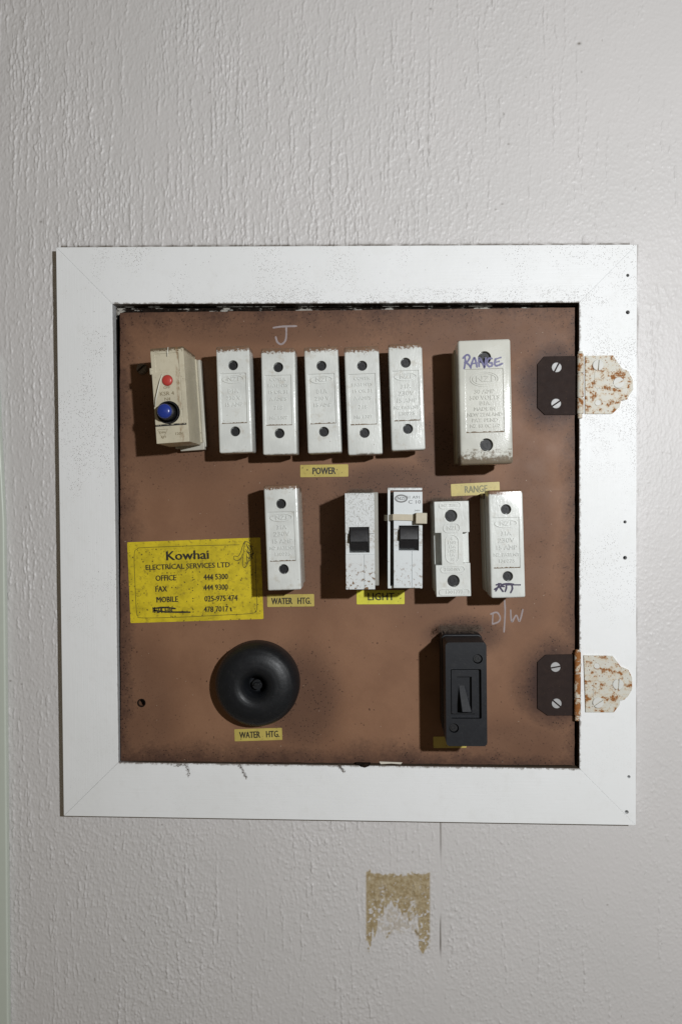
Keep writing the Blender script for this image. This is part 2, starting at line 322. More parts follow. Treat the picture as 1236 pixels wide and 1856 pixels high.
# ------------------------------------------------------------------ solids (mm; u right, v up, w towards the viewer)
def box(u0, u1, v0, v1, w0, w1):
    v = [(u0, v0, w0), (u1, v0, w0), (u1, v1, w0), (u0, v1, w0), (u0, v0, w1), (u1, v0, w1), (u1, v1, w1), (u0, v1, w1)]
    return v, [(3, 2, 1, 0), (4, 5, 6, 7), (0, 1, 5, 4), (1, 2, 6, 5), (2, 3, 7, 6), (3, 0, 4, 7)]
def prism(poly, w0, w1, top=None):
    n = len(poly); top = top or poly
    a = sum(poly[i][0]*poly[(i+1) % n][1]-poly[(i+1) % n][0]*poly[i][1] for i in range(n))
    if a < 0: poly = poly[::-1]; top = top[::-1]
    v = [(x, y, w0) for x, y in poly] + [(x, y, w1) for x, y in top]
    return v, [tuple(range(n))[::-1], tuple(range(n, 2*n))] + [(i, (i+1) % n, n+(i+1) % n, n+i) for i in range(n)]
def cyl(u, v, r, w0, w1, n=28, r1=None, ry=None):
    r1 = r if r1 is None else r1; k = (ry/r) if ry else 1
    a = [2*math.pi*i/n for i in range(n)]
    return prism([(u+r*math.cos(t), v+r*k*math.sin(t)) for t in a], w0, w1, [(u+r1*math.cos(t), v+r1*k*math.sin(t)) for t in a])
def rrect(u0, u1, v0, v1, r, n=4):
    p = []
    for cx, cy, a0 in ((u1-r, v1-r, 0), (u0+r, v1-r, 90), (u0+r, v0+r, 180), (u1-r, v0+r, 270)):
        for i in range(n+1):
            t = math.radians(a0+90*i/n); p.append((cx+r*math.cos(t), cy+r*math.sin(t)))
    return p
def lathe(prof, u=0, v=0, n=56):
    vs, fs = [], []
    for r, w_ in prof:
        for i in range(n):
            t = 2*math.pi*i/n; vs.append((u+r*math.cos(t), v+r*math.sin(t), w_))
    for k in range(len(prof)-1):
        for i in range(n):
            j = (i+1) % n; fs.append((k*n+i, k*n+j, (k+1)*n+j, (k+1)*n+i))
    return vs, fs
def ring(poly_out, poly_in, w0, w1):
    n = len(poly_out); vs = [(x, y, w0) for x, y in poly_out]+[(x, y, w1) for x, y in poly_out]+[(x, y, w1) for x, y in poly_in]+[(x, y, w0) for x, y in poly_in]
    fs = []
    for i in range(n):
        j = (i+1) % n
        fs += [(i, j, n+j, n+i), (n+i, n+j, 2*n+j, 2*n+i), (2*n+i, 2*n+j, 3*n+j, 3*n+i)]
    return vs, fs
def join(*solids):
    V, Fc = [], []
    for v, f in solids:
        o = len(V); V += list(v); Fc += [tuple(i+o for i in q) for q in f]
    return V, Fc
def raw(sol, name='m', smooth=False, scale=0.001):
    me = bpy.data.meshes.new(name); me.from_pydata([tuple(c*scale for c in q) for q in sol[0]], [], sol[1]); me.update()
    if smooth:
        me.shade_smooth()
    return me
def evaluated(o):
    dg = bpy.context.evaluated_depsgraph_get(); dg.update()
    return bpy.data.meshes.new_from_object(o.evaluated_get(dg), preserve_all_data_layers=True, depsgraph=dg)
def csg(base, adds=(), cuts=(), bevel=0.3, seg=2, scale=0.001, pre=0.0):
    me = raw(base, 'tmp', scale=1.0); o = bpy.data.objects.new('tmp', me); COL.objects.link(o); tmp = []
    if pre:
        m = o.modifiers.new('p', 'BEVEL'); m.width = pre; m.segments = 4; m.limit_method = 'ANGLE'; m.angle_limit = math.radians(50)
    for lst, op in ((adds, 'UNION'), (cuts, 'DIFFERENCE')):
        for s in lst:
            t = bpy.data.objects.new('tmp', raw(s, 'tmp', scale=1.0)); COL.objects.link(t); tmp.append(t); t.hide_render = True
            m = o.modifiers.new('b', 'BOOLEAN'); m.operation = op; m.solver = 'EXACT'; m.object = t
    if bevel:
        m = o.modifiers.new('v', 'BEVEL'); m.width = bevel; m.segments = seg; m.limit_method = 'ANGLE'; m.angle_limit = math.radians(32); m.harden_normals = True
        m.use_clamp_overlap = True
    me.shade_smooth()
    out = evaluated(o)
    for t in tmp+[o]: bpy.data.objects.remove(t)
    out.transform(Matrix.Scale(scale, 4))
    if not bevel: out.set_sharp_from_angle(angle=math.radians(30))
    return out
def link(name, me, mat, parent=None):
    me.name = name
    if mat is not None:
        me.materials.clear(); me.materials.append(mat)
    o = bpy.data.objects.new(name, me); COL.objects.link(o); o.parent = parent
    return o
def tag(o, label=None, cat=None, group=None, kind=None):
    if label: o['label'] = label
    if cat: o['category'] = cat
    if group: o['group'] = group
    if kind: o['kind'] = kind
    return o
def root(name, label, cat, c, ang=0.0, h=PF, group=None):
    o = bpy.data.objects.new(name, None); COL.objects.link(o); o.empty_display_size = 0.01
    o.location = (c[0]*0.001, -h*0.001, c[1]*0.001); o.rotation_euler = (math.pi/2, -ang, 0)
    return tag(o, label, cat, group)
class Loc:
    """maps photograph pixels on a plane h mm off the wall into the thing's own u, v"""
    def __init__(s, c, a): s.c, s.a = Vector(c), a
    def __call__(s, px, py, h):
        d = Vector(P(px, py, h))-s.c; ca, sa = math.cos(s.a), math.sin(s.a)
        return (d.x*ca+d.y*sa, -d.x*sa+d.y*ca)

def text_mesh(txt, size, bold=0.0, *a, **k):
    if bold <= 0.0 or k.get('bev', 0) or len(a) > 2: return text_mesh1(txt, size, 0.0, *a, **k)
    x, y, z = k.pop('at', (0, 0, 0))
    return merge([text_mesh1(txt, size, 0.0, *a, at=(x+dx*bold, y+dy*bold, z+dz), **k) for dx, dy, dz in ((0, 0, 0), (1.2, 0.3, 0.012), (-1.2, -0.3, 0.024), (0.3, -0.5, 0.036))])
def text_mesh1(txt, size, bold=0.0, ext=0.04, sx=1.0, bev=0.0, align='CENTER', res=2, spacing=1.0, rot=0.0, at=(0, 0, 0), shear=0.0):
    c = bpy.data.curves.new('t', 'FONT'); c.body = txt; c.size = size; c.offset = bold; c.extrude = ext; c.bevel_depth = bev; c.bevel_resolution = 0
    c.align_x = align; c.align_y = 'CENTER'; c.resolution_u = res; c.space_character = spacing; c.shear = shear
    o = bpy.data.objects.new('t', c); COL.objects.link(o); me = evaluated(o); bpy.data.objects.remove(o)
    me.transform(Matrix.Translation(at) @ Matrix.Rotation(rot, 4, 'Z') @ Matrix.Diagonal((sx, 1, 1, 1)))
    me.transform(Matrix.Scale(0.001, 4))
    return me
def merge(meshes, name='m'):
    bm = bmesh.new()
    for m in meshes: bm.from_mesh(m)
    out = bpy.data.meshes.new(name); bm.to_mesh(out); bm.free(); return out
def catmull(pts, k=6):
    if len(pts) < 3: return pts
    p = [pts[0]]+list(pts)+[pts[-1]]; out = []
    for i in range(1, len(p)-2):
        for j in range(k):
            t = j/k; q = []
            for d in range(2):
                a, b, c, e = p[i-1][d], p[i][d], p[i+1][d], p[i+2][d]
                q.append(0.5*((2*b)+(-a+c)*t+(2*a-5*b+4*c-e)*t*t+(-a+3*b-3*c+e)*t**3))
            out.append(tuple(q))
    out.append(pts[-1]); return out
def strokes(lst, width, w0, taper=0.25, jit=0.12, smooth=True):
    """pen strokes: thin raised ribbons"""
    V, Fc = [], []
    for si, pts in enumerate(lst):
        wz = w0+si*0.012
        pts = catmull(pts) if smooth else pts
        n = len(pts); L = []
        for i, p in enumerate(pts):
            a = pts[max(0, i-1)]; b = pts[min(n-1, i+1)]
            d = Vector((b[0]-a[0], b[1]-a[1])); d = d.normalized() if d.length > 1e-6 else Vector((1, 0))
            hw = width/2*(1+random.uniform(-jit, jit))*(1-taper if i in (0, n-1) else 1)
            L.append((Vector(p)+Vector((-d.y, d.x))*hw, Vector(p)-Vector((-d.y, d.x))*hw))
        o = len(V)
        for l, r_ in L:
            V += [(l.x, l.y, wz), (r_.x, r_.y, wz)]
        for i in range(n-1): Fc.append((o+2*i, o+2*i+1, o+2*i+3, o+2*i+2))
        for c in (pts[0], pts[-1]):
            v, f = cyl(c[0], c[1], width*0.47, wz-0.01, wz+0.003, 10); oo = len(V); V += v; Fc += [tuple(i+oo for i in q) for q in f]
    return V, Fc
def tube(pts, r, n=6, closed=False):
    V, Fc = [], []
    m = len(pts)
    for i, p in enumerate(pts):
        a = Vector(pts[max(0, i-1)]); b = Vector(pts[min(m-1, i+1)]); d = (b-a).normalized() if (b-a).length > 1e-9 else Vector((0, 0, 1))
        s = d.cross(Vector((0.3, 0.5, 0.81))).normalized(); t = d.cross(s)
        rr = r[i] if isinstance(r, (list, tuple)) else r
        for k in range(n):
            q = Vector(p)+(s*math.cos(2*math.pi*k/n)+t*math.sin(2*math.pi*k/n))*rr; V.append(tuple(q))
    for i in range(m-1):
        for k in range(n):
            l = (k+1) % n; Fc.append((i*n+k, i*n+l, (i+1)*n+l, (i+1)*n+k))
    Fc.append(tuple(range(n))[::-1]); Fc.append(tuple((m-1)*n+k for k in range(n)))
    return V, Fc
def fluff(n, area, ln, r=0.05, depth=(0, 2), seed=1, down=0.0):
    """dust fibres scattered over area (u0,u1,v0,v1)"""
    R = random.Random(seed); S = []
    for i in range(n):
        u = R.uniform(area[0], area[1]); v = R.uniform(area[2], area[3]); w_ = R.uniform(*depth)
        d = Vector((R.uniform(-1, 1), R.uniform(-1, 1)-down, R.uniform(-0.4, 0.9))).normalized(); p = Vector((u, v, w_)); pts = [tuple(p)]
        for k in range(4):
            d = (d+Vector((R.uniform(-.8, .8), R.uniform(-.8, .8), R.uniform(-.6, .6)))).normalized(); p = p+d*ln/4*R.uniform(.5, 1.3); pts.append(tuple(p))
        S.append(tube(pts, r*R.uniform(.6, 1.3), 3))
    return join(*S)

# ------------------------------------------------------------------ the wall: raised wallpaper, real relief
def blur(a, sx, sz):
    for s, ax in ((sx, 1), (sz, 0)):
        if s <= 0: continue
        r = int(max(1, math.ceil(3*s))); k = np.exp(-0.5*(np.arange(-r, r+1)/s)**2); k /= k.sum()
        pad = [(0, 0), (0, 0)]; pad[ax] = (r, r); b = np.pad(a, pad, mode='reflect'); out = np.zeros_like(a)
        for i, kk in enumerate(k):
            sl = [slice(None), slice(None)]; sl[ax] = slice(i, i+a.shape[ax]); out += kk*b[tuple(sl)]
        a = out
    return a
def sst(x, a, b):
    t = np.clip((x-a)/(b-a), 0, 1); return t*t*(3-2*t)
def norm(a):
    return (a-a.mean())/a.std()
def wall():
    X0, X1, Z0, Z1, ST = -240.0, 260.0, -346.0, 374.0, 0.5
    xs = np.arange(X0, X1, ST); zs = np.arange(Z0, Z1, ST); nx, nz = len(xs), len(zs)
    XX, ZZ = np.meshgrid(xs, zs)
    up = sst(ZZ, -60, 170)                       # streaky above, dotted below
    rightness = sst(XX, 60, 200)
    def strokes_img(cnt, lmin, lmax, wander, prob):
        im = np.zeros((nz, nx))
        for _ in range(cnt):
            x = rng.uniform(0, nx); z = rng.uniform(0, nz); L = rng.uniform(lmin, lmax)/ST
            if rng.random() > prob(xs[int(x) % nx], zs[int(z) % nz]): continue
            n = max(2, int(L)); px = x+np.cumsum(rng.normal(0, wander, n)); pz = z-np.arange(n)
            amp = rng.uniform(0.5, 1.0)*np.sin(np.linspace(0.3, math.pi-0.3, n))
            amp = amp*(0.55+0.45*np.sign(np.sin(np.arange(n)*rng.uniform(0.15, 0.6)+rng.uniform(0, 6))))
            ix = np.round(px).astype(int); iz = pz.astype(int); ok = (ix >= 0) & (ix < nx) & (iz >= 0) & (iz < nz)
            np.maximum.at(im, (iz[ok], ix[ok]), amp[ok])
        return im
    long_ = strokes_img(3300, 8, 55, 0.30, lambda x, z: (1.0 if z > 150 else (0.55 if x < -180 else 0.16))*(1.0 if x < 60 else 0.22))
    mid_ = strokes_img(13000, 1.6, 8, 0.30, lambda x, z: (0.95 if z > 0 else 0.62)*(1.0 if x < 90 else 0.5))
    dots = strokes_img(48000, 0.6, 1.8, 0.35, lambda x, z: (0.26 if z > 0 else 0.8)*(0.8 if x < 90 else 0.6))
    H = 1.5*blur(long_, 0.58, 0.8)*1.9 + 0.55*blur(mid_, 0.62, 0.7)*2.2 + 0.75*blur(dots, 0.75, 0.8)*3.2
    H = np.tanh(H*1.0)*0.80
    fine = norm(blur(rng.normal(size=(nz, nx)), 0.75, 1.1)); H += 0.055*np.clip(fine, -1, 2.5)*1.35
    isl = norm(blur(rng.normal(size=(nz, nx)), 1.6, 6.5)); H += 0.08*sst(isl, 0.5, 0.9)*(0.35+0.65*up)*(1-0.5*rightness)
    isl2 = norm(blur(rng.normal(size=(nz, nx)), 1.3, 1.8)); H += 0.14*sst(isl2, 0.8, 1.3)*(1-0.3*rightness)
    patch = norm(blur(rng.normal(size=(nz//6+1, nx//6+1)), 5, 9)); patch = np.kron(patch, np.ones((6, 6)))[:nz, :nx]
    H *= 0.95+0.22*np.clip(blur(patch, 4, 4), -1.5, 1.5)
    H *= 1-0.35*rightness
    # smoother strip beside the lower seam and a butt joint between two lengths of paper
    sx, _ = P(798, 1600); seam_top = P(798, 1490)[1]
    below = ZZ < seam_top+20
    near = np.exp(-((XX-sx+0.5)/2.6)**2); H *= 1-0.85*near*below
    H += 0.07*blur(rng.normal(size=(nz, nx)), 30, 30)*30
    seamw = (0.55+0.45*np.sin(ZZ*0.09+1.0)+0.5*(blur(rng.normal(size=(nz, nx)), 1, 9)*3))
    g = np.exp(-((XX-sx)/0.42)**2)*below; H -= 0.34*g*np.clip(seamw, 0.1, 1)
    # long vertical lap in the upper length
    sx2 = P(779, 150)[0]; m = np.exp(-((XX-sx2-0.5*np.sin(ZZ*0.11)-0.3*np.sin(ZZ*0.45))/0.5)**2)*sst(ZZ, P(0, 330)[1], P(0, 280)[1]); H += 0.32*m*(0.6+0.4*np.sin(ZZ*0.8))
    # dirt, and thin darker lines left of the long ridges
    dirt = np.zeros_like(H); dirt += 0.9*g*np.clip(seamw-0.40, 0, 1)*2.0
    dirt += 0.20*m*sst(ZZ, 330, 200)
    za, zb = P(102, 447.5, 0.0), P(1153, 442.5, 0.0); ft = za[1]+(XX-za[0])*(zb[1]-za[1])/(zb[0]-za[0]); fx0 = P(101, 447, FF)[0]; fx1 = P(1150, 447, FF)[0]
    nz1 = norm(blur(rng.normal(size=(nz, nx)), 3.5, 0.8))
    dirt += np.exp(-np.clip(ZZ-ft-0.35, 0, 99)/0.55)*(ZZ > ft-6)*(XX > fx0)*(XX < fx1)*np.clip(0.75+0.4*nz1, 0, 1)
    xr = P(1154.5, 900, 0.0)[0]; dirt += 0.45*np.exp(-np.clip(XX-xr-0.1, 0, 99)/0.45)*(XX > xr-5)*(ZZ < ft)*(ZZ > P(1153, 1485, 0)[1])*np.clip(0.3+0.6*norm(blur(rng.normal(size=(nz, nx)), 0.8, 9)), 0, 1)
    nz2 = norm(blur(rng.normal(size=(nz, nx)), 0.8, 0.8)); halo = np.exp(-np.clip(ZZ-ft, 0, 99)/7)*(ZZ > ft-6)
    dirt += 0.5*halo*sst(nz2, 1.7, 2.4)*(XX > fx0)*(XX < fx1)
    dirt += 0.42*sst(norm(blur(rng.normal(size=(nz, nx)), 0.9, 1.8)), 3.1, 3.6)
    dirt += 0.22*np.roll(np.clip(blur(long_, 0.5, 0.9)-0.25, 0, 1), -1, axis=1)*sst(norm(blur(rng.normal(size=(nz, nx)), 2, 6)), 0.0, 1.2)*(XX < 80)  # thin darker line just left of each long ridge, in patches
    for px, py, r, k in ((1049, 79, 1.2, 1), (8, 884, 1.3, .9), (921, 261, .8, .7), (780, 16, 0.9, .7), (75, 402, .9, .8), (45, 198, 1.0, .6), (380, 168, .7, .6), (910, 370, .8, .6), (898, 380, .7, .6), (345, 182, .8, .5), (953, 140, .6, .5), (40, 1240, .7, .7), (20, 1234, .8, .9), (850, 1760, .6, .6), (1100, 1640, .6, .7), (36, 1390, .9, .5), (294, 1495, .6, .9)):
        cx, cz = P(px, py); dirt += k*np.exp(-(((XX-cx)/r)**2+((ZZ-cz)/(r*0.7))**2))
    # patch of brown glue left by a torn-off label
    gx0, gz1 = P(663, 1577); gx1, gz0 = P(779, 1722)
    u = (XX-gx0)/(gx1-gx0); v = (gz1-ZZ)/(gz1-gz0)
    e1 = norm(blur(rng.normal(size=(nz, nx)), 1.0, 1.2)); e2 = norm(blur(rng.normal(size=(nz, nx)), 3, 4))
    top = 0.01+0.035*np.sin(np.clip(u, 0, 1)*math.pi)+0.02*e1*0.6
    bot = np.interp(u, [0, .1, .2, .27, .5, .7, .78, .9, 1.0], [.97, .86, .66, .56, .47, .60, .72, .97, .86]) + 0.04*e2+0.085*norm(blur(rng.normal(size=(nz, nx)), 1.5, 12))
    glue = sst(u, -0.015, 0.02)*sst(1-u, -0.015, 0.02)*sst(v-top, -0.01, 0.02)*sst(bot-v, -0.01, 0.03)
    gap = np.exp(-((u-0.74-0.12*(v-0.5))/0.05)**2)*sst(v, 0.28, 0.42)+np.exp(-((u-0.26)/0.028)**2)*sst(v, 0.15, 0.25)*sst(v, 0.5, 0.45)
    glue *= np.clip(1-0.85*gap*sst(e1, -0.6, 0.2), 0, 1)
    # the raised dots of the paper poke through the glue
    pk = norm(blur(rng.normal(size=(nz, nx)), 1.0, 1.15)); pk2 = sst(pk, 0.75, 1.1); pk2 = pk2*np.clip(sst(v+0.15*e2, 0.25, 0.65)*0.9+0.35*sst(pk, 1.5, 1.9), 0, 1)
    inside = (u > -0.05) & (u < 1.05) & (v > -0.03) & (v < 1.05)
    H += 0.22*pk2*inside
    faint = sst(u, 0.1, 0.25)*sst(1-u, 0.1, 0.3)*sst(v, 0.42, 0.5)*sst(0.82-v, 0, 0.08)*0.42*sst(e1, -1, 0.5)
    glue = np.maximum(glue*(1-pk2), faint)*inside
    bits = sum(np.exp(-(((XX-P(a, b)[0])/1.1)**2+((ZZ-P(a, b)[1])/1.6)**2)) for a, b in ((705, 1691), (757, 1693), (764, 1699), (753, 1688), (668, 1720), (701, 1697)))
    glue = np.clip(glue+0.9*bits*inside*sst(e1, -1, 0), 0, 1); dirt += 0.5*np.clip(bits, 0, 1)**2*sst(e1, 0, 1)
    dirt = np.clip(dirt, 0, 1)*0.85
    # edges of the relief die out; coarse cells carry the wall on beyond
    ex = np.array([-1600, -900, -500, -320, -256.0]); fx = np.array([285, 340, 520, 900, 1600.0])
    ez = np.array([-1300, -800, -500, -400, -365.0]); fz = np.array([395, 440, 600, 900, 1400.0])
    axs = np.concatenate([ex, xs, fx]); azs = np.concatenate([ez, zs, fz])
    def pad(A): return np.pad(A, ((5, 5), (5, 5)), mode='constant', constant_values=0.0)
    H = pad(H); glue = pad(glue); dirt = pad(dirt)
    AX, AZ = np.meshgrid(axs, azs); n_x, n_z = len(axs), len(azs)
    co = np.stack([AX, -H, AZ], -1).reshape(-1, 3)*0.001
    idx = np.arange(n_x*n_z).reshape(n_z, n_x)
    q = np.stack([idx[:-1, :-1], idx[:-1, 1:], idx[1:, 1:], idx[1:, :-1]], -1)
    cxm = (AX[:-1, :-1]+AX[1:, 1:])/2; czm = (AZ[:-1, :-1]+AZ[1:, 1:])/2
    ox0, ox1 = P(104, 900, FF)[0]+6, P(1153, 900, FF)[0]-6; oz1, oz0 = P(600, 445, FF)[1]-6, P(600, 1486, FF)[1]+8
    keep = ~((cxm > ox0) & (cxm < ox1) & (czm > oz0) & (czm < oz1))
    q = q[keep].reshape(-1, 4); used, inv = np.unique(q, return_inverse=True); q = inv.reshape(-1, 4)
    me = bpy.data.meshes.new('wall'); nv, nf = len(used), len(q)
    me.vertices.add(nv); me.vertices.foreach_set('co', co[used].astype(np.float32).ravel())
    me.loops.add(nf*4); me.loops.foreach_set('vertex_index', q.astype(np.int32).ravel())
    me.polygons.add(nf); me.polygons.foreach_set('loop_start', (np.arange(nf)*4).astype(np.int32)); me.polygons.foreach_set('loop_total', np.full(nf, 4, np.int32))
    me.update(calc_edges=True); me.shade_smooth()
    for nm, A in (('glue', glue), ('dirt', dirt)):
        at = me.attributes.new(nm, 'FLOAT', 'POINT'); at.data.foreach_set('value', A.reshape(-1)[used].astype(np.float32))
    o = link('wall', me, M['wall']); tag(o, 'pale grey wall covered in raised streaky wallpaper, with a patch of brown glue', kind='structure')
    return o
wall()

# ------------------------------------------------------------------ white timber frame with mitred corners
def W(px, py, h): x, z = P(px, py, h); return (x, z)
fo = [W(102, 448, FF), W(1153.5, 443, FF), W(1151.5, 1496, FF), W(116, 1479, FF)]
fi = [W(204, 551, FF), W(1049, 548.5, FF), W(1049.5, 1393, FF), W(215, 1382, FF)]
fr = root('timber_frame', 'white painted mitred timber frame round the brown fuse board, specked with dirt', 'frame', (0, 0), 0, 0)
holes = [(1137, 499), (1137, 566), (1132, 946), (1132, 1011), (1139, 1408), (1135, 1472)]
cuts = [cyl(*W(x, y, FF), 1.0+0.25*(i % 2), 3.0, 12, 12) for i, (x, y) in enumerate(holes)]
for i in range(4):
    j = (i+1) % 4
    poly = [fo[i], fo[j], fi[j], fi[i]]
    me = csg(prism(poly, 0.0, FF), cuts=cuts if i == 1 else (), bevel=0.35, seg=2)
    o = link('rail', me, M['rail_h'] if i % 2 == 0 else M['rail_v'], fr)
    o['label'] = ('top rail of the frame', 'right stile of the frame with small nail holes', 'bottom rail of the frame', 'left stile of the frame')[i]
for x, y in holes:
    u, v = W(x, y, FF)
    link('nail_hole', raw(cyl(u, v, 1.35, 5.2, 5.5, 12)), M['hole'], fr)
# the dark recess behind, and the stop the board closes on
def inset(q, d):
    c = [sum(p[k] for p in q)/4 for k in range(2)]
    return [(p[0]-math.copysign(d, p[0]-c[0]), p[1]-math.copysign(d, p[1]-c[1])) for p in q]
ro = inset(fi, 0.35)
sol = join(ring(inset(ro, -6), ro, -60, -0.1), ring(inset(ro, -0.15), ro, -0.1, 3.0), prism(inset(ro, -6), -64, -60), ring(inset(ro, -0.1), inset(ro, 13), -7, -0.8))
o = link('recess', raw(sol), M['dirt']); o.rotation_euler = (math.pi/2, 0, 0); tag(o, 'dark sooty recess in the wall behind the board', kind='structure')

# ------------------------------------------------------------------ brown board
bq = [W(218, 567, PF), W(1041, 557.5, PF), W(1040.5, 1387, PF), W(219.5, 1379, PF)]
bd = root('fuse_board', 'brown sooty hardboard door panel that carries the fuses, breakers and switches', 'board', (0, 0), 0, 0)
hx, hz = W(257, 1274, PF)
NB = 60
def edge(a, b, k, amp):
    out = []
    for i in range(k):
        t = i/k; x = a[0]+(b[0]-a[0])*t; y = a[1]+(b[1]-a[1])*t
        n = Vector((b[1]-a[1], a[0]-b[0])).normalized(); s = random.uniform(-amp, amp) if i else 0
        out.append((x+n.x*s, y+n.y*s))
    return out
poly = sum((edge(bq[i], bq[(i+1) % 4], NB, 0.16) for i in range(4)), [])
me = csg(prism(poly, 1.0, PF), cuts=[cyl(hx, hz, 2.3, -1, 9, 20)], bevel=0)
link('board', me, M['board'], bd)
link('rim', raw(ring([(hx+2.9*math.cos(t*.5236), hz+2.9*math.sin(t*.5236)) for t in range(12)], [(hx+2.2*math.cos(t*.5236), hz+2.2*math.sin(t*.5236)) for t in range(12)], PF-1, PF+0.25), smooth=True), M['dirt'], bd)
link('hole_backing', raw(cyl(hx, hz, 4, 0.2, 0.9, 12)), M['hole'], bd)
def bpt(pts): return [W(x, y, PF) for x, y in pts]
for s, l in (([[(496, 594), (510, 592), (537, 591)], [(519, 592), (519, 608), (517, 618), (510, 624), (503, 620), (500, 611)]], 'letter J in white pencil'),
             ([[(893, 1112), (892, 1130)], [(889, 1113), (900, 1110), (906, 1119), (903, 1127), (892, 1131)], [(914, 1088), (915, 1110), (913, 1145)], [(925, 1106), (927, 1127), (935, 1115), (941, 1126), (947, 1105)]], 'letters D/W in white pencil')):
    o = link('handwriting', raw(strokes([bpt(q) for q in s], 1.25 if 'J' in l else 1.05, PF+0.05)), M['chalk'], bd); o['label'] = l
# round head screw in the left edge of the board
sx, sz = W(257, 668, PF+2)
def screw(u, v, w0, r, hgt, mat, ang, parent, name='screw', dome=True, slot=0.18):
    prof = [(r, 0), (r, hgt*0.35), (r*0.86, hgt*0.72), (r*0.6, hgt*0.92), (0.001, hgt)] if dome else [(r, 0), (r, hgt*0.8), (r*0.93, hgt), (0.001, hgt)]
    vs, fs = lathe([(0.001, 0)]+prof, 0, 0, 24)
    bx = box(-r*1.1, r*1.1, -r*slot, r*slot, hgt*0.12, hgt*2); ca, sa = math.cos(ang), math.sin(ang)
    bx = ([(x*ca-y*sa, x*sa+y*ca, z) for x, y, z in bx[0]], bx[1])
    bmx = bmesh.new(); t = raw((vs, fs), scale=1.0); bmx.from_mesh(t); bmesh.ops.remove_doubles(bmx, verts=bmx.verts, dist=0.01); bmesh.ops.recalc_face_normals(bmx, faces=bmx.faces)
    bmx.verts.index_update(); sol = ([tuple(q.co) for q in bmx.verts], [tuple(q.index for q in f.verts) for f in bmx.faces]); bmx.free()
    me = csg(sol, cuts=[bx], bevel=0)
    me.transform(Matrix.Translation((u*.001, v*.001, w0*.001)))
    return link(name, me, mat, parent)
o = screw(sx, sz, PF, 3.7, 3.4, M['oldscrew'], 0.7, bd); o['label'] = 'tarnished round screw left of the cream relay'

# ------------------------------------------------------------------ fuses
def oval(u, v, rx, ry, t, w0, w1, n=32):
    a = [2*math.pi*i/n for i in range(n)]
    return ring([(u+rx*math.cos(q), v+ry*math.sin(q)) for q in a], [(u+(rx-t)*math.cos(q), v+(ry-t)*math.sin(q)) for q in a], w0, w1)
def emboss(lines, parent, mat, w0, ext=0.34, name='lettering', bev=0.05):
    """lines: (text, size, u, v, width scale)"""
    ms = [text_mesh(t, s, 0.06, ext, k, bev, at=(u, v, w0)) for t, s, u, v, k in lines]
    return link(name, merge(ms), mat, parent)
def hole_screw(u, v, w0, parent, r=2.6, mat='screwdark', name='screw'):
    me = merge([raw(cyl(u, v, r, w0-0.3, w0, 20), smooth=False), raw(ring([(u+r*.62*math.cos(i*.5236), v+r*.62*math.sin(i*.5236)) for i in range(12)], [(u+r*.30*math.cos(i*.5236), v+r*.30*math.sin(i*.5236)) for i in range(12)], w0-0.2, w0+0.35))])
    return link(name, me, M[mat], parent)
def fuse(label, quad, h, lines, inl=1.5, inr=1.5, ovals=True, group='fuses on the brown board', name='fuse', mats=('fuse', 'fuse_base'), hole_r=3.1, hv=(0.18, 0.80), rec_=(0.255, 0.725), rim=0.10, bevel=1.15, esz=1.0):
    c, wd, ht, a = fit(quad, h); t = root(name, label, 'fuse', c, a, PF, group)
    D = h-PF; hw, hh = wd/2, ht/2; vt = hh-ht*hv[0]; vb = hh-ht*hv[1]
    base = csg(box(-hw+inl, hw-inr, -hh+1.6, hh-1.6, 0, D*0.46), bevel=0.8, seg=2)
    link('fuse_base', base, M[mats[1]], t)
    rt, rb = hh-ht*rec_[0], hh-ht*rec_[1]
    car = csg(box(-hw, hw, -hh, hh, D*0.46+0.5, D), cuts=[cyl(0, vt, hole_r, D-4, D+2, 24), cyl(0, vb, hole_r, D-4, D+2, 24), box(-hw+wd*rim, hw-wd*rim*1.3, rb, rt, D-0.55, D+2)], bevel=0.22, seg=2, pre=bevel)
    link('carrier', car, M[mats[0]], t)
    nb = 26; xs_ = [-hw+wd*rim+0.2+(wd*(1-2.3*rim)-0.4)*i/nb for i in range(nb+1)]
    strip = [(x, rb+0.02) for x in xs_]+[(x, rb+0.25+random.random()*0.65) for x in reversed(xs_)]
    link('dirt_line', raw(prism(strip, D-0.53, D-0.30)), M['grime'], t)
    neck = link('neck', raw(box(-hw+inl+1.2, hw-inr-1.2, -hh+3, hh-3, D*0.46-0.2, D*0.46+0.7)), M['hole'], t)
    for v in (vt, vb): hole_screw(0, v, D-2.2, t, hole_r*0.86)
    if lines:
        emboss([(s, sz*esz, 0.0-wd*0.015, v, k) for s, sz, v, k in lines], t, M[mats[0]], D-0.55)
    if ovals:
        link('emblem', merge([raw(oval(-wd*.015, rt-3.6*esz, wd*0.33, 2.6*esz, 0.5, D-0.55, D-0.05)), text_mesh('NZI', 3.6*esz, 0.06, 0.34, 1.25, 0.05, at=(-wd*.015, rt-3.6*esz, D-0.5))]), M[mats[0]], t)
    return t, Loc(c, a), wd, ht, D, (rt, rb)
A_lines = [('B1A', 3.6, 5.2, 1.1), ('230 V', 3.4, 0.9, 1.1), ('15 AMP', 3.4, -3.2, 1.05)]
B_lines = [('COVER', 2.6, 13.6, 1.2), ('PATENTS', 2.7, 9.8, 1.15), ('15 OR 31', 3.0, 5.8, 1.1), ('A AMPS', 3.2, 1.4, 1.0), ('718', 3.4, -4.0, 1.1), ('No 1307', 2.9, -10.2, 1.1)]
C_lines = [('31A', 3.5, 6.4, 1.1), ('230V', 4.0, 2.2, 1.2), ('15 AMP', 3.7, -2.3, 1.1), ('NZ PATENT', 2.8, -6.6, 1.05), ('130775', 3.0, -10.4, 1.15)]
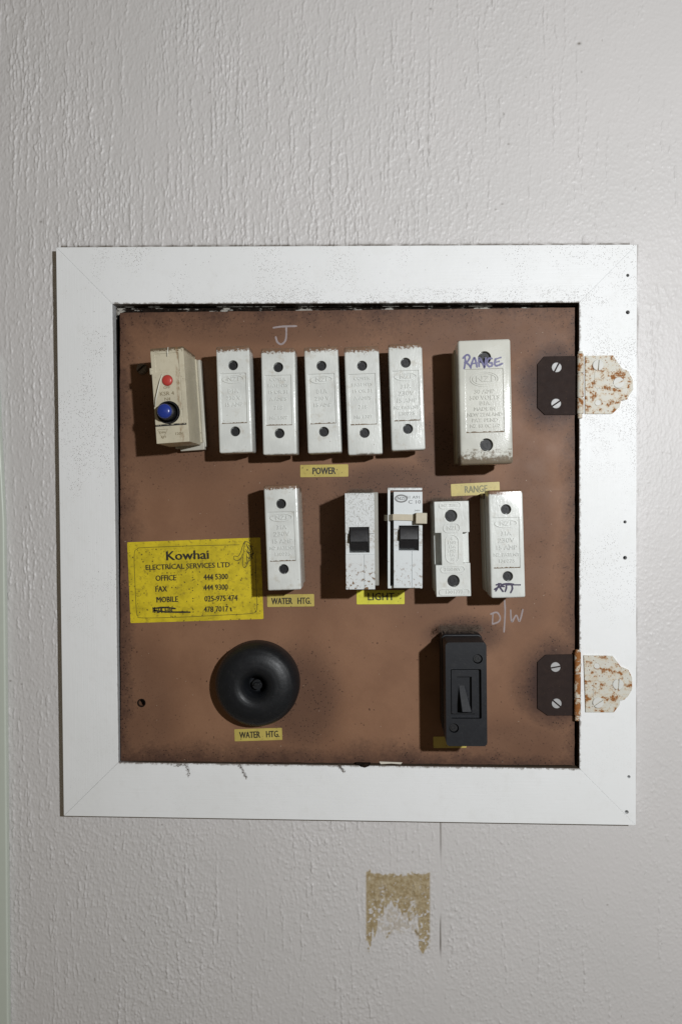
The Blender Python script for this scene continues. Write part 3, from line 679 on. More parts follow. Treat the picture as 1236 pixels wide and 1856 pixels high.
fuse('leftmost white fuse of the row of five, beside the cream relay', [(391, 628.5), (451.5, 625.8), (458, 820), (398, 821)], 35, A_lines)
fuse('white fuse standing directly under the white pencilled letter J', [(472.4, 631), (533.7, 630.4), (538.9, 824), (477.2, 824)], 34, B_lines, ovals=False)
fuse('white fuse in the middle of the row, directly above the POWER label', [(550.2, 629.5), (612, 626.8), (618.7, 820), (558.6, 822)], 34, A_lines)
fuse('white fuse second from the right of the row of five, with chipped lower edge', [(623.4, 629.5), (685.6, 625.4), (693.8, 823.5), (631, 824)], 34, B_lines, ovals=False, inr=0.6)
fuse('white fuse at the right end of the row of five, beside the large range fuse', [(704, 624), (764.8, 620.7), (770.3, 813.8), (709.2, 818)], 33, C_lines)
fuse('white fuse standing alone above the upper WATER HTG. label', [(477.8, 880), (538.4, 877.6), (546.2, 1069), (485.5, 1070.6)], 36, C_lines, inr=0.2)
ft_, floc, fw, fh, fD, _ = fuse('white fuse with ATT in purple marker, above the pencilled D/W', [(884.6, 889.4), (946.5, 886.7), (952, 1083.4), (890, 1084)], 41, C_lines, inl=-0.9, inr=1.0)
def on(loc, pts, h): return [loc(x, y, h) for x, y in pts]
att = [[(898, 1071), (902, 1064), (905, 1058)], [(903, 1058), (906, 1065), (911, 1072)], [(896, 1068), (906, 1063), (913, 1063)], [(899, 1060), (907, 1058)], [(908, 1060), (919, 1058), (930, 1059)], [(917, 1059), (917, 1066), (915, 1072)], [(927, 1060), (928, 1067), (925, 1074)], [(920, 1060), (942, 1060)]]
o = link('handwriting', raw(strokes([on(floc, q, 41) for q in att], 1.1, fD+0.06)), M['darkpurple'], ft_); o['label'] = 'ATT in dark purple marker'

# the large range fuse
R_lines = [('30 AMP', 3.6, 7.3, 1.05), ('500 VOLTS', 3.6, 3.6, 1.05), ('B1A', 3.3, 0.2, 1.1), ('MADE IN', 3.0, -3.2, 1.1), ('NEW ZEALAND', 3.0, -6.6, 1.0), ('PAT. PEND', 3.0, -10.0, 1.1), ('NZ 83 0C 162', 2.9, -13.4, 1.05)]
rt_, rloc, rw, rh, rD, (rr1, rr0) = fuse('large ivory fuse with RANGE in purple marker across its top', [(830.5, 618), (925.3, 612.8), (929, 839), (833.5, 843.5)], 44, [(s, z, v-1.0, k) for s, z, v, k in R_lines], inl=-0.6, inr=2,
    ovals=False, mats=('ivory', 'ivory_base'), hole_r=3.9, hv=(0.145, 0.845), rec_=(0.235, 0.745), rim=0.12, bevel=1.5)
ov = [raw(oval(-.4, rr1-6.0, 8.6, 4.6, 0.45, rD-0.55, rD-0.15)), raw(oval(-.4, rr1-6.0, 7.2, 3.5, 0.4, rD-0.55, rD-0.15)), text_mesh('NZI', 5.0, 0.12, 0.25, 1.25, 0.08, at=(-.4, rr1-6.0, rD-.5))]
link('emblem', merge(ov), M['ivory'], rt_)
rg = [[(841, 668), (843, 655), (842, 648)], [(839, 649), (846, 643), (851, 647), (847, 655), (842, 657)], [(845, 657), (851, 663), (853, 667)], [(853, 664), (857, 652), (860, 649), (863, 660), (864, 665)], [(856, 659), (864, 658)], [(868, 664), (868, 648), (875, 660), (878, 666), (880, 649)], [(891, 650), (885, 650), (882, 657), (885, 664), (891, 663), (891, 658), (887, 658)], [(898, 651), (896, 658), (899, 663), (910, 659)], [(897, 651), (907, 648)], [(897, 657), (904, 655)]]
o = link('handwriting', raw(strokes([on(rloc, q, 44) for q in rg], 1.15, rD+0.06)), M['purple'], rt_); o['label'] = 'RANGE in purple marker'

# ------------------------------------------------------------------ notched fuse between breaker and ATT fuse
H5 = 39.0
c, wd, ht, a = fit([(786.5, 909), (848.5, 908), (854, 1080.5), (790.5, 1082)], H5)
t = root('fuse', 'white fuse with notched waist, between the tied breaker and the ATT fuse', 'fuse', c, a, PF, 'fuses on the brown board')
D = H5-PF; hw, hh = wd/2, ht/2; L5 = Loc(c, a)
nu0, nv1 = L5(799, 966, H5); nu1, nv0 = L5(839.5, 1023.5, H5)
link('fuse_base', csg(box(-hw-0.6, hw-0.8, -hh+1.5, hh+0.6, 0, D*0.55), bevel=0.8), M['fuse_base'], t)
h1, h2 = L5(817, 935, H5), L5(821.5, 1053, H5)
link('carrier', csg(box(-hw, hw, -hh, hh, D*0.55-0.5, D), cuts=[cyl(*h1, 3.7, D-4, D+1, 24), cyl(*h2, 3.7, D-4, D+1, 24), box(-hw-1, nu0, nv0, nv1, D-9, D+1), box(nu1, hw+1, nv0+1, nv1, D-6, D+1)], bevel=0.4), M['fuse'], t)
for q in (h1, h2): hole_screw(q[0], q[1], D-2.0, t, 3.3)
def pill(u, v, rx, ry, t_, w0, w1):
    r_ = min(rx, ry)*0.98; return ring(rrect(u-rx, u+rx, v-ry, v+ry, r_, 6), rrect(u-rx+t_, u+rx-t_, v-ry+t_, v+ry-t_, r_-t_*.9, 6), w0, w1)
ms = []
for x, y, rx, ry, s, sz, k in ((815, 916, 6.6, 2.1, 'NZ 2891', 2.6, 1.05), (820, 1032, 7.4, 2.1, '240/500V', 2.6, 1.0), (823, 1073, 9.4, 2.0, '1301777', 2.8, 1.15), (818, 957, 5.2, 2.9, 'NZI', 3.6, 1.0)):
    u, v = L5(x, y, H5); ms += [raw(pill(u, v, rx, ry, 0.4, D-0.05, D+0.42)), text_mesh(s, sz, 0.05, 0.3, k, 0.05, at=(u, v, D))]
u, v = L5(819, 995, H5); ms.append(raw(pill(u, v, 4.2, 8.8, 0.4, D-0.05, D+0.42)))
for i, s in enumerate(('6', '1307', '15A', '1092', '1A', '10')): ms.append(text_mesh(s, 2.7, 0.05, 0.3, 1.0, 0.05, at=(u, v+6.3-i*2.5, D)))
link('lettering', merge(ms), M['fuse'], t)

# ------------------------------------------------------------------ circuit breakers
def breaker(label, quad, h, second=False):
    c, wd, ht, a = fit(quad, h); t = root('circuit_breaker', label, 'circuit breaker', c, a, PF, 'circuit breakers'); D = h-PF; hw, hh = wd/2, ht/2; L = Loc(c, a)
    tg = (L(633.5, 957, h), L(668, 1000, h)) if not second else (L(723.5, 954, h), L(757.5, 996, h))
    u0_, u1_ = tg[0][0], tg[1][0]; v1_, v0_ = tg[0][1], tg[1][1]
    gx = hw-wd*0.37
    face = csg(box(-hw, hw, -hh, hh, D-13, D), cuts=[box(u0_-0.3, u1_+0.5, v0_-0.6, v1_+0.5, D-7, D+1), box(-hw-1, hw+1, v0_-1.6, v0_+11, D-1.2, D+1) if not second else box(-hw-1, u1_+0.3, v0_-0.8, v0_+12, D-1.2, D+1), box(gx-0.16, gx+0.16, -hh-1, v0_-1, D-0.5, D+1)], bevel=0.28, seg=2)
    link('face_cover', face, M['breaker_clean' if second else 'breaker_dusty'], t)
    # the worn sides of the case, a little narrower than its face cover
    if not second:
        case = csg(box(-hw+1.0, hw+2.4, -hh+1.2, hh+0.6, 0, D-9), adds=[box(-hw+1.0, hw+2.0, -hh+5, hh-1, D-10, D-13.5+4)], bevel=0.6)
    else:
        case = csg(box(-hw-2.0, hw-0.6, -hh+0.4, hh-0.2, 0, D-13.4), bevel=0.6)
    link('case', case, M['breaker_side'], t)
    prof = [(v0_+0.2, D-6), (v1_, D-6), (v1_-0.2, D+1.5), (v1_-2.0, D+2.6), (v0_+6.2, D+3.6), (v0_+5.6, D+1.0), (v0_+0.6, D-1.5)]
    vs = [(u0_+0.4, y, z) for y, z in prof]+[(u1_-0.2, y, z) for y, z in prof]; k = len(prof)
    tog = (vs, [tuple(range(k))[::-1], tuple(range(k, 2*k))]+[(i, (i+1) % k, k+(i+1) % k, k+i) for i in range(k)])
    bmx = bmesh.new(); tm = raw(tog, scale=1.0); bmx.from_mesh(tm); bmesh.ops.recalc_face_normals(bmx, faces=bmx.faces); bmx.verts.index_update()
    tog = ([tuple(q.co) for q in bmx.verts], [tuple(q.index for q in f.verts) for f in bmx.faces]); bmx.free()
    link('toggle', csg(tog, bevel=0.35, seg=2), M['black'], t)
    return t, L, hw, hh, D, (u0_, u1_, v0_, v1_)
b1, L1, hw1, hh1, D1, t1 = breaker('white circuit breaker without a cable tie, dusty top and brown chips at its foot', [(625, 894), (678, 893.5), (679.5, 1068), (627.2, 1068.7)], 47)
link('lettering', text_mesh('10', 3.8, 0.08, 0.15, 1.2, 0.05, at=((t1[0]+t1[1])/2-0.4, t1[3]+2.6, D1)), M['breaker'], b1)
H2 = 47.0
b2, L2, hw2, hh2, D2, t2 = breaker('white circuit breaker with a cable tie round it, right of the dusty breaker', [(714, 892), (765, 890.5), (765.5, 1066), (713, 1065)], H2, True)
fu0, fv1 = L2(702.5, 884, 44); fu1, fv0 = L2(765.5, 1067, 44)
me = csg(box(fu0, fu1-0.2, fv0, fv1, 16, D2-3.5), cuts=[box(fu0+1.5, fu1+3, fv0+1.5, fv1-1.6, 13, D2)], bevel=0.25)
link('mounting_frame', me, M['breaker'], b2)
ptx = []
for s, x, y, sz, k in (('B1 A91', 748.5, 901.5, 2.5, 1.2), ('C 10', 751, 910, 3.0, 1.3), ('240V', 756, 925.5, 1.4, 1.2)):
    u, v = L2(x, y, H2); ptx.append(text_mesh(s, sz, 0.02, 0.03, k, at=(u, v, D2+0.03)))
link('lettering', merge(ptx), M['greyprint'], b2)
u, v = L2(726.8, 903.6, H2)
link('emblem', merge([raw(oval(u, v, 3.9, 2.5, 0.9, D2-0.05, D2+0.05)), text_mesh('NZI', 2.6, 0.06, 0.03, 1.1, at=(u, v, D2+0.03))]), M['greyprint'], b2)
link('rating', text_mesh('10', 3.8, 0.08, 0.15, 1.1, 0.05, at=((t2[0]+t2[1])/2-0.6, t2[3]+2.2, D2-1.0)), M['breaker'], b2)
# cable tie
tie = root('cable_tie', 'yellowed plastic cable tie strapped across the right circuit breaker', 'cable tie', P(740, 938, H2), math.radians(-1.0), PF)
LT = Loc(P(740, 938, H2), math.radians(-1.0))
uu = [LT(696, 938, 40)[0], LT(702, 937, 44)[0], LT(712, 938, 48.4)[0], LT(735, 940, 48.4)[0], LT(757, 941, 48.4)[0], LT(768, 942, 48)[0], LT(769, 942, 40)[0]]
ww = [30-PF, 42-PF, 48.2-PF, 48.2-PF, 48.2-PF, 47.6-PF, 30-PF]; vv = [-0.8, -0.6, 0.1, 0.1, -0.1, -0.2, -0.2]
V, Fc = [], []
for x, y, z in zip(uu, vv, ww):
    V += [(x, y-1.85, z), (x, y+1.85, z), (x+0.25, y+1.85, z-1.0), (x+0.25, y-1.85, z-1.0)]
for i in range(len(uu)-1):
    for k in range(4):
        l = (k+1) % 4; Fc.append((i*4+k, i*4+l, i*4+4+l, i*4+4+k))
Fc += [(0, 1, 2, 3), (27, 26, 25, 24)]
link('strap', raw((V, Fc)), M['tie'], tie)
hu = LT(763.5, 939.5, 50); link('head', csg(box(hu[0]-3.4, hu[0]+3.2, hu[1]-3.1, hu[1]+3.3, 40.5, 45.5), cuts=[box(hu[0]-5, hu[0]-2.2, hu[1]-1.2, hu[1]+1.2, 41, 44)], bevel=0.9, seg=3), M['tie'], tie)

# ------------------------------------------------------------------ cream relay
HK = 47.0
c, wd, ht, a = fit([(273, 632), (331.5, 628), (344.5, 800), (284, 804.5)], HK)
k_ = root('relay', 'yellowed cream relay with a red button above a blue button, left of the five fuses', 'relay', c, a, PF)
LK = Loc(c, a); D = HK-PF; hw, hh = wd/2, ht/2
br, bb = LK(303.5, 689.5, HK), LK(306, 747.5, HK)
gv = LK(310, 770, HK)[1]; lv = LK(310, 675, HK)[1]
case = csg(box(-hw, hw, -hh, hh, 9, D), adds=[box(-hw+2, hw+0.8, -hh+1.5, hh-2.5, 0.0, 9.5)],
           cuts=[box(-hw-1, hw-1.2, gv-0.55, gv+0.55, D-0.9, D+1), box(-hw+2.5, hw-3.2, lv+0.3, hh-3.4, D-0.45, D+1), cyl(*br, 3.4, D-1.2, D+1, 24), cyl(*bb, 7.0, D-7, D+1, 32), box(hw-3.4, hw-3.0, gv+1, lv-1, D-0.3, D+1)], bevel=0.35)
link('case', case, M['cream'], k_)
link('base_plate', csg(box(-hw+2.2, hw+2.4, -hh-1.0, hh-2.0, 0, 5), adds=[box(-hw+6.0, hw+1.6, -hh-3.0, -hh+2, 2, 7)], bevel=0.5), M['fuse_base'], k_)
link('tab', csg(box(-hw-1.2, -hw+0.6, lv-0.5, lv+3.5, D-3, D+0.4), bevel=0.4), M['cream'], k_)
link('groove_dirt', raw(prism([(-hw+0.1+(wd-1.5)*i/30, gv-0.5) for i in range(31)]+[(-hw+0.1+(wd-1.5)*i/30, gv+0.0+random.random()*0.6) for i in range(30, -1, -1)], D-0.88, D-0.15)), M['hole'], k_)
link('collar', raw(cyl(bb[0], bb[1], 6.9, D-6.9, D-6.4, 32)), M['hole'], k_)
prof = [(3.3, D-1.2), (3.3, D+0.1), (2.9, D+0.7), (2.0, D+1.0), (0.001, D+1.1)]
link('red_button', raw(lathe(prof, br[0], br[1], 28), smooth=True), M['red'], k_)
link('bezel', raw(join(ring([(bb[0]-0.5+6.9*math.cos(i*.19635), bb[1]+6.9*math.sin(i*.19635)) for i in range(32)], [(bb[0]-0.5+6.3*math.cos(i*.19635), bb[1]+6.3*math.sin(i*.19635)) for i in range(32)], D-5, D+0.35), lathe([(5.0, D-6), (5.0, D+6.0), (4.4, D+6.4)], bb[0]-0.6, bb[1], 32)), smooth=False), M['black'], k_)
link('blue_button', raw(lathe([(4.4, D+4), (4.4, D+7.4), (4.0, D+8.2), (2.8, D+8.8), (0.001, D+9.1)], bb[0]-0.6, bb[1], 32), smooth=True), M['blue'], k_)
ms = []
for s, x, y, sz, k in (('OFF', 303, 702.5, 2.2, 1.1), ('KSR 4', 303, 713.5, 3.3, 1.1), ('N4', 304, 723.5, 2.7, 1.1), ('120V', 325, 786, 2.3, 1.1), ('DIN', 295, 784, 1.8, 1.2), ('KH', 297, 792, 1.9, 1.2)):
    u, v = LK(x, y, HK); ms.append(text_mesh(s, sz, 0.02, 0.03, k, at=(u, v, D+0.03)))
u, v = LK(296, 786, HK)
ms.append(raw(strokes([[(u-3.2, v+2.6), (u+3.0, v+2.6)], [(u-3.2, v+2.6), (u-.2, v-3.2)], [(u+3.0, v+2.6), (u-.2, v-3.2)]], 0.28, D+0.04, smooth=False)))
link('lettering', merge(ms), M['brownprint'], k_)
th = [(LK(x, y, HK+1)+(z,)) for x, y, z in ((294, 678, D+0.4), (291.5, 690, D+1.8), (288.5, 705, D+2.4), (284.5, 722, D+2.2), (281.5, 737, D+0.8))]
o = link('thread', raw(join(tube(th, 0.28, 5), tube([(LK(x, y, HK+1)+(z,)) for x, y, z in ((304.5, 628.5, D+0.2), (304, 637, D+0.8), (303, 645.5, D+0.5))], 0.22, 5)), smooth=True), M['thread'], k_)

# ------------------------------------------------------------------ round black cover
c = P(464, 1243, PF+13); kb = root('round_cover', 'round black bakelite cover with a hollow centre above the lower WATER HTG. label', 'switch cover', c, 0, PF)
Rk = (P(540, 1243, PF+9)[0]-P(388, 1243, PF+9)[0])/2
prof = [(Rk-0.4, 0), (Rk, 1.0), (Rk+0.1, 7.0), (Rk-0.2, 9.4), (Rk-1.2, 12.2), (Rk-3.4, 15.2), (Rk-6.8, 17.2), (Rk-10.5, 18.3), (Rk-14.5, 18.7), (10.6, 18.2), (9.0, 17.2), (7.6, 15.6), (6.6, 13.6), (5.9, 11.5), (5.5, 4.0), (0.001, 4.0)]
pr = []
for i in range(len(prof)-1):
    for j in range(3): pr.append(tuple(prof[i][d]*(1-j/3)+prof[i+1][d]*j/3 for d in range(2)))
pr.append(prof[-1])
link('dome', raw(lathe(pr, 0, 0, 96), smooth=True), M['bakelite'], kb)
link('spindle', csg(cyl(0.2, -0.3, 3.9, 4, 8.5, 20, r1=3.3), adds=[prism([(-2.8, -0.6), (-1.0, 1.7), (2.2, 1.3), (3.0, -0.2), (0.4, -1.2)], 6, 10.8, [(-2.0, -0.3), (-0.9, 1.2), (1.7, 0.9), (2.2, 0.0), (0.3, -0.7)])], bevel=0.4), M['bakelite'], kb)
link('base_ring', csg(cyl(-0.6, 0.3, Rk-0.3, 0, 3.0, 64), bevel=0.5), M['black'], kb)

# ------------------------------------------------------------------ black toggle switch
HS = 45.0
c, wd, ht, a = fit([(807, 1164), (880, 1165), (884, 1353), (808.5, 1352)], HS)
s_ = root('toggle_switch', 'black rectangular toggle switch near the bottom right of the board', 'switch', c, a, PF); LS = Loc(c, a); D = HS-PF; hw, hh = wd/2, ht/2
s1, s2 = LS(865.5, 1194.5, HS), LS(822.5, 1320, HS)
wu0, wv1 = LS(816.5, 1213, HS); wu1, wv0 = LS(872.5, 1303, HS)
body = csg(prism(rrect(-hw, hw, -hh, hh, 2.2), 2.0, D), cuts=[prism(rrect(wu0, wu1, wv0, wv1, 0.8), D-3.0, D+1), cyl(*s1, 2.9, D-5, D+1, 20), cyl(*s2, 2.9, D-5, D+1, 20)], bevel=0.5)
link('body', body, M['switchblack'], s_)
link('base', csg(prism(rrect(-hw-0.8, hw+0.5, -hh+3.0, hh+1.0, 3.0), 0, 16, ), bevel=0.8), M['switchblack'], s_)
pu0, pv1 = wu0+0.4, wv1-0.5; pu1, pv0 = wu1-2.6, wv0+3.0
lu0, lv1 = LS(828, 1227, HS); lu1, lv0 = LS(855, 1292, HS)
link('inner_plate', csg(prism(rrect(pu0, pu1, pv0, pv1, 0.6), D-3.2, D-0.4), cuts=[box(lu0, lu1, lv0, lv1, D-8, D+1)], bevel=0.25), M['switchblack'], s_)
link('well', raw(box(lu0-0.5, lu1+0.5, lv0-0.5, lv1+0.5, D-9.5, D-9.1)), M['hole'], s_)
vs = [(lu0+0.8, lv1-3.0, D-4.5), (lu1-4.5, lv1-3.0, D-4.5), (lu1-0.6, lv0+1.6, D+4.4), (lu0+2.4, lv0+1.6, D+4.4), (lu0+0.8, lv1-6.0, D-9), (lu1-3.5, lv1-6.0, D-9), (lu1-0.6, lv0+0.3, D-9), (lu0+0.4, lv0+0.3, D-9), ]
lev = (vs, [(3, 2, 1, 0), (4, 5, 6, 7), (0, 1, 5, 4), (1, 2, 6, 5), (2, 3, 7, 6), (3, 0, 4, 7)])
bmx = bmesh.new(); bmx.from_mesh(raw(lev, scale=1.0)); bmesh.ops.recalc_face_normals(bmx, faces=bmx.faces); bmx.verts.index_update()
lev = ([tuple(q.co) for q in bmx.verts], [tuple(q.index for q in f.verts) for f in bmx.faces]); bmx.free()
link('lever', csg(lev, bevel=0.4), M['switchblack'], s_)
for q in (s1, s2): hole_screw(q[0], q[1], D-1.6, s_, 2.4)

# ------------------------------------------------------------------ hinges
def hinge(label, dark, pale, kx, ky0, ky1, segs, dscrew, pscrew, ph, heavy, strap):
    t = root('hinge', label, 'hinge', (0, 0), 0, 0, 'hinges on the right side')
    hF = FF+1.1
    link('dark_leaf', csg(prism([W(x, y, PF+1) for x, y in dark], PF, PF+1.1), bevel=0.2), M['leaf_dark'], t)['label'] = 'dark leaf screwed to the brown board'
    sv1, sv0 = W(0, strap[2], hF)[1], W(0, strap[3], hF)[1]; su0, su1 = W(strap[0], 0, hF)[0], W(strap[1], 0, hF)[0]
    link('pale_leaf', csg(prism([W(x, y, hF) for x, y in pale], FF, FF+1.2), adds=[prism(rrect(su0, su1, sv0, sv1, 2.0), FF+0.3, FF+1.55)], bevel=0.22), M['rust'], t)['label'] = 'white painted rusty leaf screwed to the frame'
    x, _ = W(kx, 700, FF+2.5); zs_ = [W(kx, y, FF+2.5)[1] for y in segs]
    for i in range(len(zs_)-1):
        z0_, z1_ = zs_[i+1]+0.2, zs_[i]-0.2
        cy = cyl(0, 0, 2.05, z0_, z1_, 20)
        sol = ([(x+p[0], p[2], FF+0.9+p[1]) for p in cy[0]], [f[::-1] for f in cy[1]])
        link('knuckle', csg(sol, bevel=0.35), M['rust_heavy' if heavy else 'rust'], t)
    z0_, z1_ = W(kx, ky1, FF+2)[1], W(kx, ky0, FF+2)[1]; cy = cyl(0, 0, 1.45, z0_, z1_, 14)
    link('pin', csg(([(x-0.2+p[0], p[2], FF+0.9+p[1]) for p in cy[0]], [f[::-1] for f in cy[1]]), bevel=0.4), M['rust_heavy' if heavy else 'rust'], t)
    for px, py, an in dscrew: screw(*W(px, py, PF+1.6), PF+0.9, 3.2, 1.15, M['steel'], an, t, 'steel_screw', dome=False, slot=0.15)
    for px, py, an in pscrew: screw(*W(px, py, hF), FF+1.0, 3.5, 1.2, M['paintscrew'], an, t, 'painted_screw', dome=False, slot=0.12)
    for px, py in ph:
        u, v = W(px, py, hF); link('screw_hole', raw(ring([(u+2.1*math.cos(i*.39), v+2.1*math.sin(i*.39)) for i in range(16)], [(u+1.75*math.cos(i*.39), v+1.75*math.sin(i*.39)) for i in range(16)], FF+1.0, FF+1.5)), M['rust'], t)
        link('hole_paint', raw(cyl(u, v, 1.8, FF+1.1, FF+1.3, 16)), M['paintscrew'], t)
    return t
hinge('upper hinge with dark leaf on the board and rusty white leaf on the frame', [(973.5, 660), (985.5, 646), (1045, 645), (1045, 752), (987, 752), (973.5, 739)],
      [(1060, 645), (1110, 644), (1125, 665), (1127, 669), (1138, 673), (1146, 688), (1147, 706), (1139, 718), (1136, 724), (1125, 726), (1122, 738), (1109, 750), (1060, 750)],
      1052.5, 636, 758, [640, 676, 720, 750], [(1008, 666, 1.1), (1007, 731.5, 0.6)], [(1083, 662, 1.5), (1120, 694, 0.4)], [(1083, 730)], False, (1080, 1140, 680, 713))
hinge('lower hinge with dark leaf on the board and heavily rusted knuckle', [(973.5, 1200), (988, 1187), (1043, 1186), (1043, 1297), (992, 1297), (973.5, 1284)],
      [(1057.5, 1188), (1110, 1189), (1124, 1208), (1138, 1214), (1145, 1228), (1145, 1250), (1136, 1264), (1124, 1267), (1122, 1278), (1112, 1291), (1061, 1291)],
      1049.5, 1178, 1307, [1182, 1222, 1266, 1298], [(1006, 1209, 0.2), (1008, 1275, -0.7)], [(1119, 1240, 1.5), (1083, 1273, 0.6)], [(1081, 1207)], True, (1080, 1140, 1223, 1256))

# ------------------------------------------------------------------ labels
def label(lab, quad, txts, mat, ink='ink', name='label', cat='label', th=0.25, r=0.6, group=None, rag=0.0):
    c, wd, ht, a = fit(quad, PF+th); t = root(name, lab, cat, c, a, PF, group); L = Loc(c, a)
    p = rrect(-wd/2, wd/2, -ht/2, ht/2, r)
    link('plate', csg(prism(p, 0.02, th), bevel=0.06, seg=1), M[mat], t)
    ms = []
    for s, x, y, sz, k, bold in txts:
        u, v = L(x, y, PF+th); ms.append(text_mesh(s, sz, bold, 0.02, k, at=(u, v, th+0.03)))
    if ms: link('lettering', merge(ms), M[ink], t)
    return t, L, wd, ht
GL = 'yellow circuit labels'
label('yellow label reading POWER under the row of five fuses', [(544, 842.5), (631, 841.5), (631.5, 864), (544.5, 865)], [('POWER', 587, 854, 6.3, 0.70, 0.16)], 'label', group=GL)
label('yellow label reading WATER HTG. under the lone fuse', [(484, 1078), (569, 1076.5), (570, 1099.5), (484.5, 1100)], [('WATER', 511, 1090, 6.1, 0.66, 0.14), ('HTG.', 551.5, 1089.5, 6.1, 0.66, 0.14)], 'label', group=GL)
label('yellow label reading WATER HTG. under the round black cover', [(425, 1322), (511, 1319), (512, 1341), (425.5, 1344)], [('WATER', 453, 1332.5, 6.1, 0.66, 0.14), ('HTG.', 494.5, 1331, 6.1, 0.66, 0.14)], 'label', group=GL)
label('bright yellow label reading LIGHT under the two circuit breakers', [(646, 1070), (733, 1069.5), (733, 1095), (646.5, 1095.5)], [('LIGHT', 690, 1082, 7.0, 0.90, 0.12)], 'brightlabel', group=GL)
label('faded yellow label reading RANGE tucked behind the notched and ATT fuses', [(816, 878), (905, 872.5), (905.5, 896), (818, 899)], [('RANGE', 862, 887, 6.3, 0.72, 0.12)], 'label', 'rangeprint', group=GL)
label('yellow label almost hidden behind the black toggle switch', [(784.5, 1335), (845, 1335), (845, 1355.5), (785.5, 1356)], [], 'label', group=GL)
# contact sticker
t, L, wd, ht = label('large dirty yellow sticker with the electrician\'s name and phone numbers', [(231.5, 982), (472, 975), (478, 1120.5), (236.5, 1131)],
    [('Kowhai', 340, 1007, 8.6, 1.12, 0.24), ('ELECTRICAL SERVICES LTD', 340.5, 1026.5, 4.9, 0.97, 0.11),
     ('OFFICE', 301, 1048, 5.3, 0.82, 0.13), ('FAX', 292.5, 1068, 5.3, 0.82, 0.13), ('MOBILE', 303.5, 1087, 5.3, 0.82, 0.13), ('24 HR', 299, 1106.5, 5.3, 0.82, 0.13),
     (':', 349.5, 1048, 4.9, 1, 0.1), (':', 349.5, 1067, 4.9, 1, 0.1), (':', 350, 1086, 4.9, 1, 0.1), (':', 350.5, 1106, 4.9, 1, 0.1),
     ('444 5300', 391.5, 1046, 5.3, 0.82, 0.13), ('444 9300', 391.5, 1065, 5.3, 0.82, 0.13), ('025-975 474', 401, 1085, 5.3, 0.82, 0.13), ('478 7017', 392, 1104.5, 5.3, 0.82, 0.13)], 'sticker', th=0.12, r=0.8, name='sticker', cat='sticker')
def lw(pts, h=PF+0.12): return [L(x, y, h) for x, y in pts]
bl = [[(434, 987.5), (360, 989), (262, 992.5), (250, 995), (244, 1004), (245, 1050), (248, 1108), (251, 1116), (258, 1120), (330, 1118.5), (400, 1115), (455, 1112), (464, 1107), (466, 1098), (464, 1040), (463, 1004)]]
fl = [[(444, 981), (440, 990), (437, 1000), (432, 1008), (425, 1008), (424, 1013), (430, 1016), (437, 1012), (440, 1004)], [(444, 981), (442, 1000), (440, 1020), (443, 1029), (448, 1022), (447, 1004)], [(444, 981), (452, 984), (456, 992), (459, 1002), (456, 1012)],
      [(447, 986), (450, 996), (452, 1008), (450, 1018)], [(449, 990), (454, 1000), (453, 1014)], [(451, 988), (457, 996), (460, 1004)], [(446, 996), (451, 1002), (455, 1000)], [(447, 1008), (452, 1012), (456, 1006)], [(450, 1018), (455, 1014), (458, 1006)], [(448, 1000), (454, 1006), (459, 1002)]]
link('border_line', raw(strokes([lw(q) for q in bl], 0.3, 0.15, jit=0.05)), M['ink'], t)
link('flower_drawing', raw(strokes([lw(q) for q in fl], 0.38, 0.16, jit=0.25)), M['ink'], t)
for q in ([(278, 1102), (278.5, 1109)], [(281, 1101.5), (281.5, 1109.5)], [(279, 1106), (300, 1109), (345, 1109.5)], [(280, 1102.5), (300, 1101), (318, 1103)], [(418, 1102), (419.5, 1107)]):
    link('marker_stroke', raw(strokes([lw(q)], 1.1, 0.2, jit=0.2)), M['ink'], t)

# ------------------------------------------------------------------ trim at the left edge of the picture
e = [W(9, 940, 4), W(17, 1870, 4)]
e0 = W(-6, 640, 4)
tr = root('door_trim', 'white painted trim running up the wall at the far left edge', 'trim', (0, 0), 0, 0)
link('moulding', csg(prism([e0, e[0], e[1], (e[1][0]+0.5, -420), (-330, -420), (-330, e0[1])], 0.0, 5.0), bevel=1.2, seg=3), M['trim'], tr)

# ------------------------------------------------------------------ dust
def dust(name, lab, x0, x1, y0, y1, h, n, ln, depth, seed, r=0.05, down=0.0, mat='fluff', cat='dust'):
    u0_, v1_ = P(x0, y0, h); u1_, v0_ = P(x1, y1, h)
    o = link(name, raw(fluff(n, (u0_, u1_, v0_, v1_), ln, r, depth, seed, down)), M[mat]); o.rotation_euler = (math.pi/2, 0, 0)
    o.location.y = -PF*0.001
    tag(o, lab, cat, kind='stuff'); return o
dust('dust_fluff', 'grey dust fluff lying on top of the left circuit breaker', 632, 676, 888, 895, 38, 900, 2.2, (8, 40), 3)
dust('dust_fluff', 'dust fluff lying on top of the notched white fuse', 784, 846, 904, 911, 36, 900, 2.6, (4, 31), 4)
dust('dust_fluff', 'dust fluff along the top of the black toggle switch', 796, 872, 1134, 1143, 14, 1300, 2.0, (0, 16), 5)
dust('dust_fluff', 'dust fluff on top of the right circuit breaker', 710, 764, 882, 888, 38, 160, 1.6, (6, 36), 6, r=0.04)
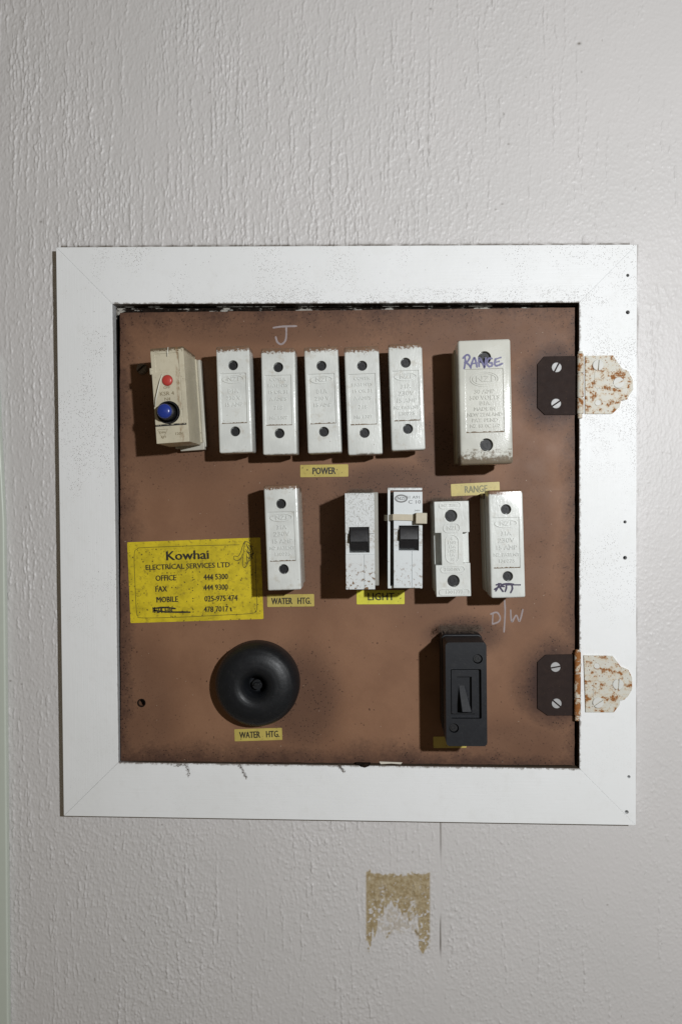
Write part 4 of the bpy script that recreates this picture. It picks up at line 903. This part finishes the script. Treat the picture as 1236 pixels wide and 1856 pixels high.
dust('dust_fluff', 'dust fluff hanging at the right side of the lone fuse', 545, 556, 900, 1055, 14, 240, 2.0, (0, 14), 8, r=0.04)
def wisp(px, py, pts, seed, wid=1.0):
    R = random.Random(seed); S = []
    for i in range(150):
        k = R.random()*(len(pts)-1); j = int(k); f = k-j
        x = pts[j][0]*(1-f)+pts[j+1][0]*f; y = pts[j][1]*(1-f)+pts[j+1][1]*f
        u, v = P(x, y, FF+0.6); S.append(fluff(1, (u-wid, u+wid, v-0.5, v+0.5), 1.1, 0.045, (FF-PF+0.1, FF-PF+0.9), seed*100+i))
    o = link('dust_wisp', raw(join(*S)), M['fluff']); o.rotation_euler = (math.pi/2, 0, 0); o.location.y = -PF*0.001
    return o
for i, (lab, pts, wid) in enumerate((('wisp of dust hanging over the frame edge, leftmost of three', [(318, 1388), (338, 1386), (341, 1396), (343, 1407)], 0.9),
                        ('wisp of dust hanging over the frame edge below the round black cover', [(434, 1387), (438, 1392), (443, 1402), (447, 1410)], 0.6),
                        ('wisp of dust hanging over the frame edge, rightmost of three', [(614, 1386), (618, 1392), (624, 1399)], 0.7))):
    o = wisp(0, 0, pts, i+20, wid); tag(o, lab, 'dust', 'wisps of dust on the bottom rail', kind='stuff')
u, v = P(657, 1389, FF)
o = link('tar_drip', csg(prism([(u-5, v+2.2), (u+5.5, v+2.2), (u+4.2, v+0.2), (u+1.5, v-0.8), (u-1.0, v-0.2)], FF-2, FF+0.7), bevel=0.5), M['dirt']); o.rotation_euler = (math.pi/2, 0, 0)
tag(o, 'dark brown drip on the bottom inner edge of the frame', 'drip')
u0_, v0_ = P(687, 1380, PF); u1_, _ = P(729, 1381, PF)
o = link('paint_flake', csg(prism([(u0_, v0_), (u1_, v0_-0.3), (u1_-1, v0_-1.6), (u0_+8, v0_-1.2), (u0_+1, v0_-1.7)], PF+0.02, PF+0.5), bevel=0.12), M['paleflake']); o.rotation_euler = (math.pi/2, 0, 0)
tag(o, 'sliver of white paint stuck on the bottom edge of the board', 'paint flake')
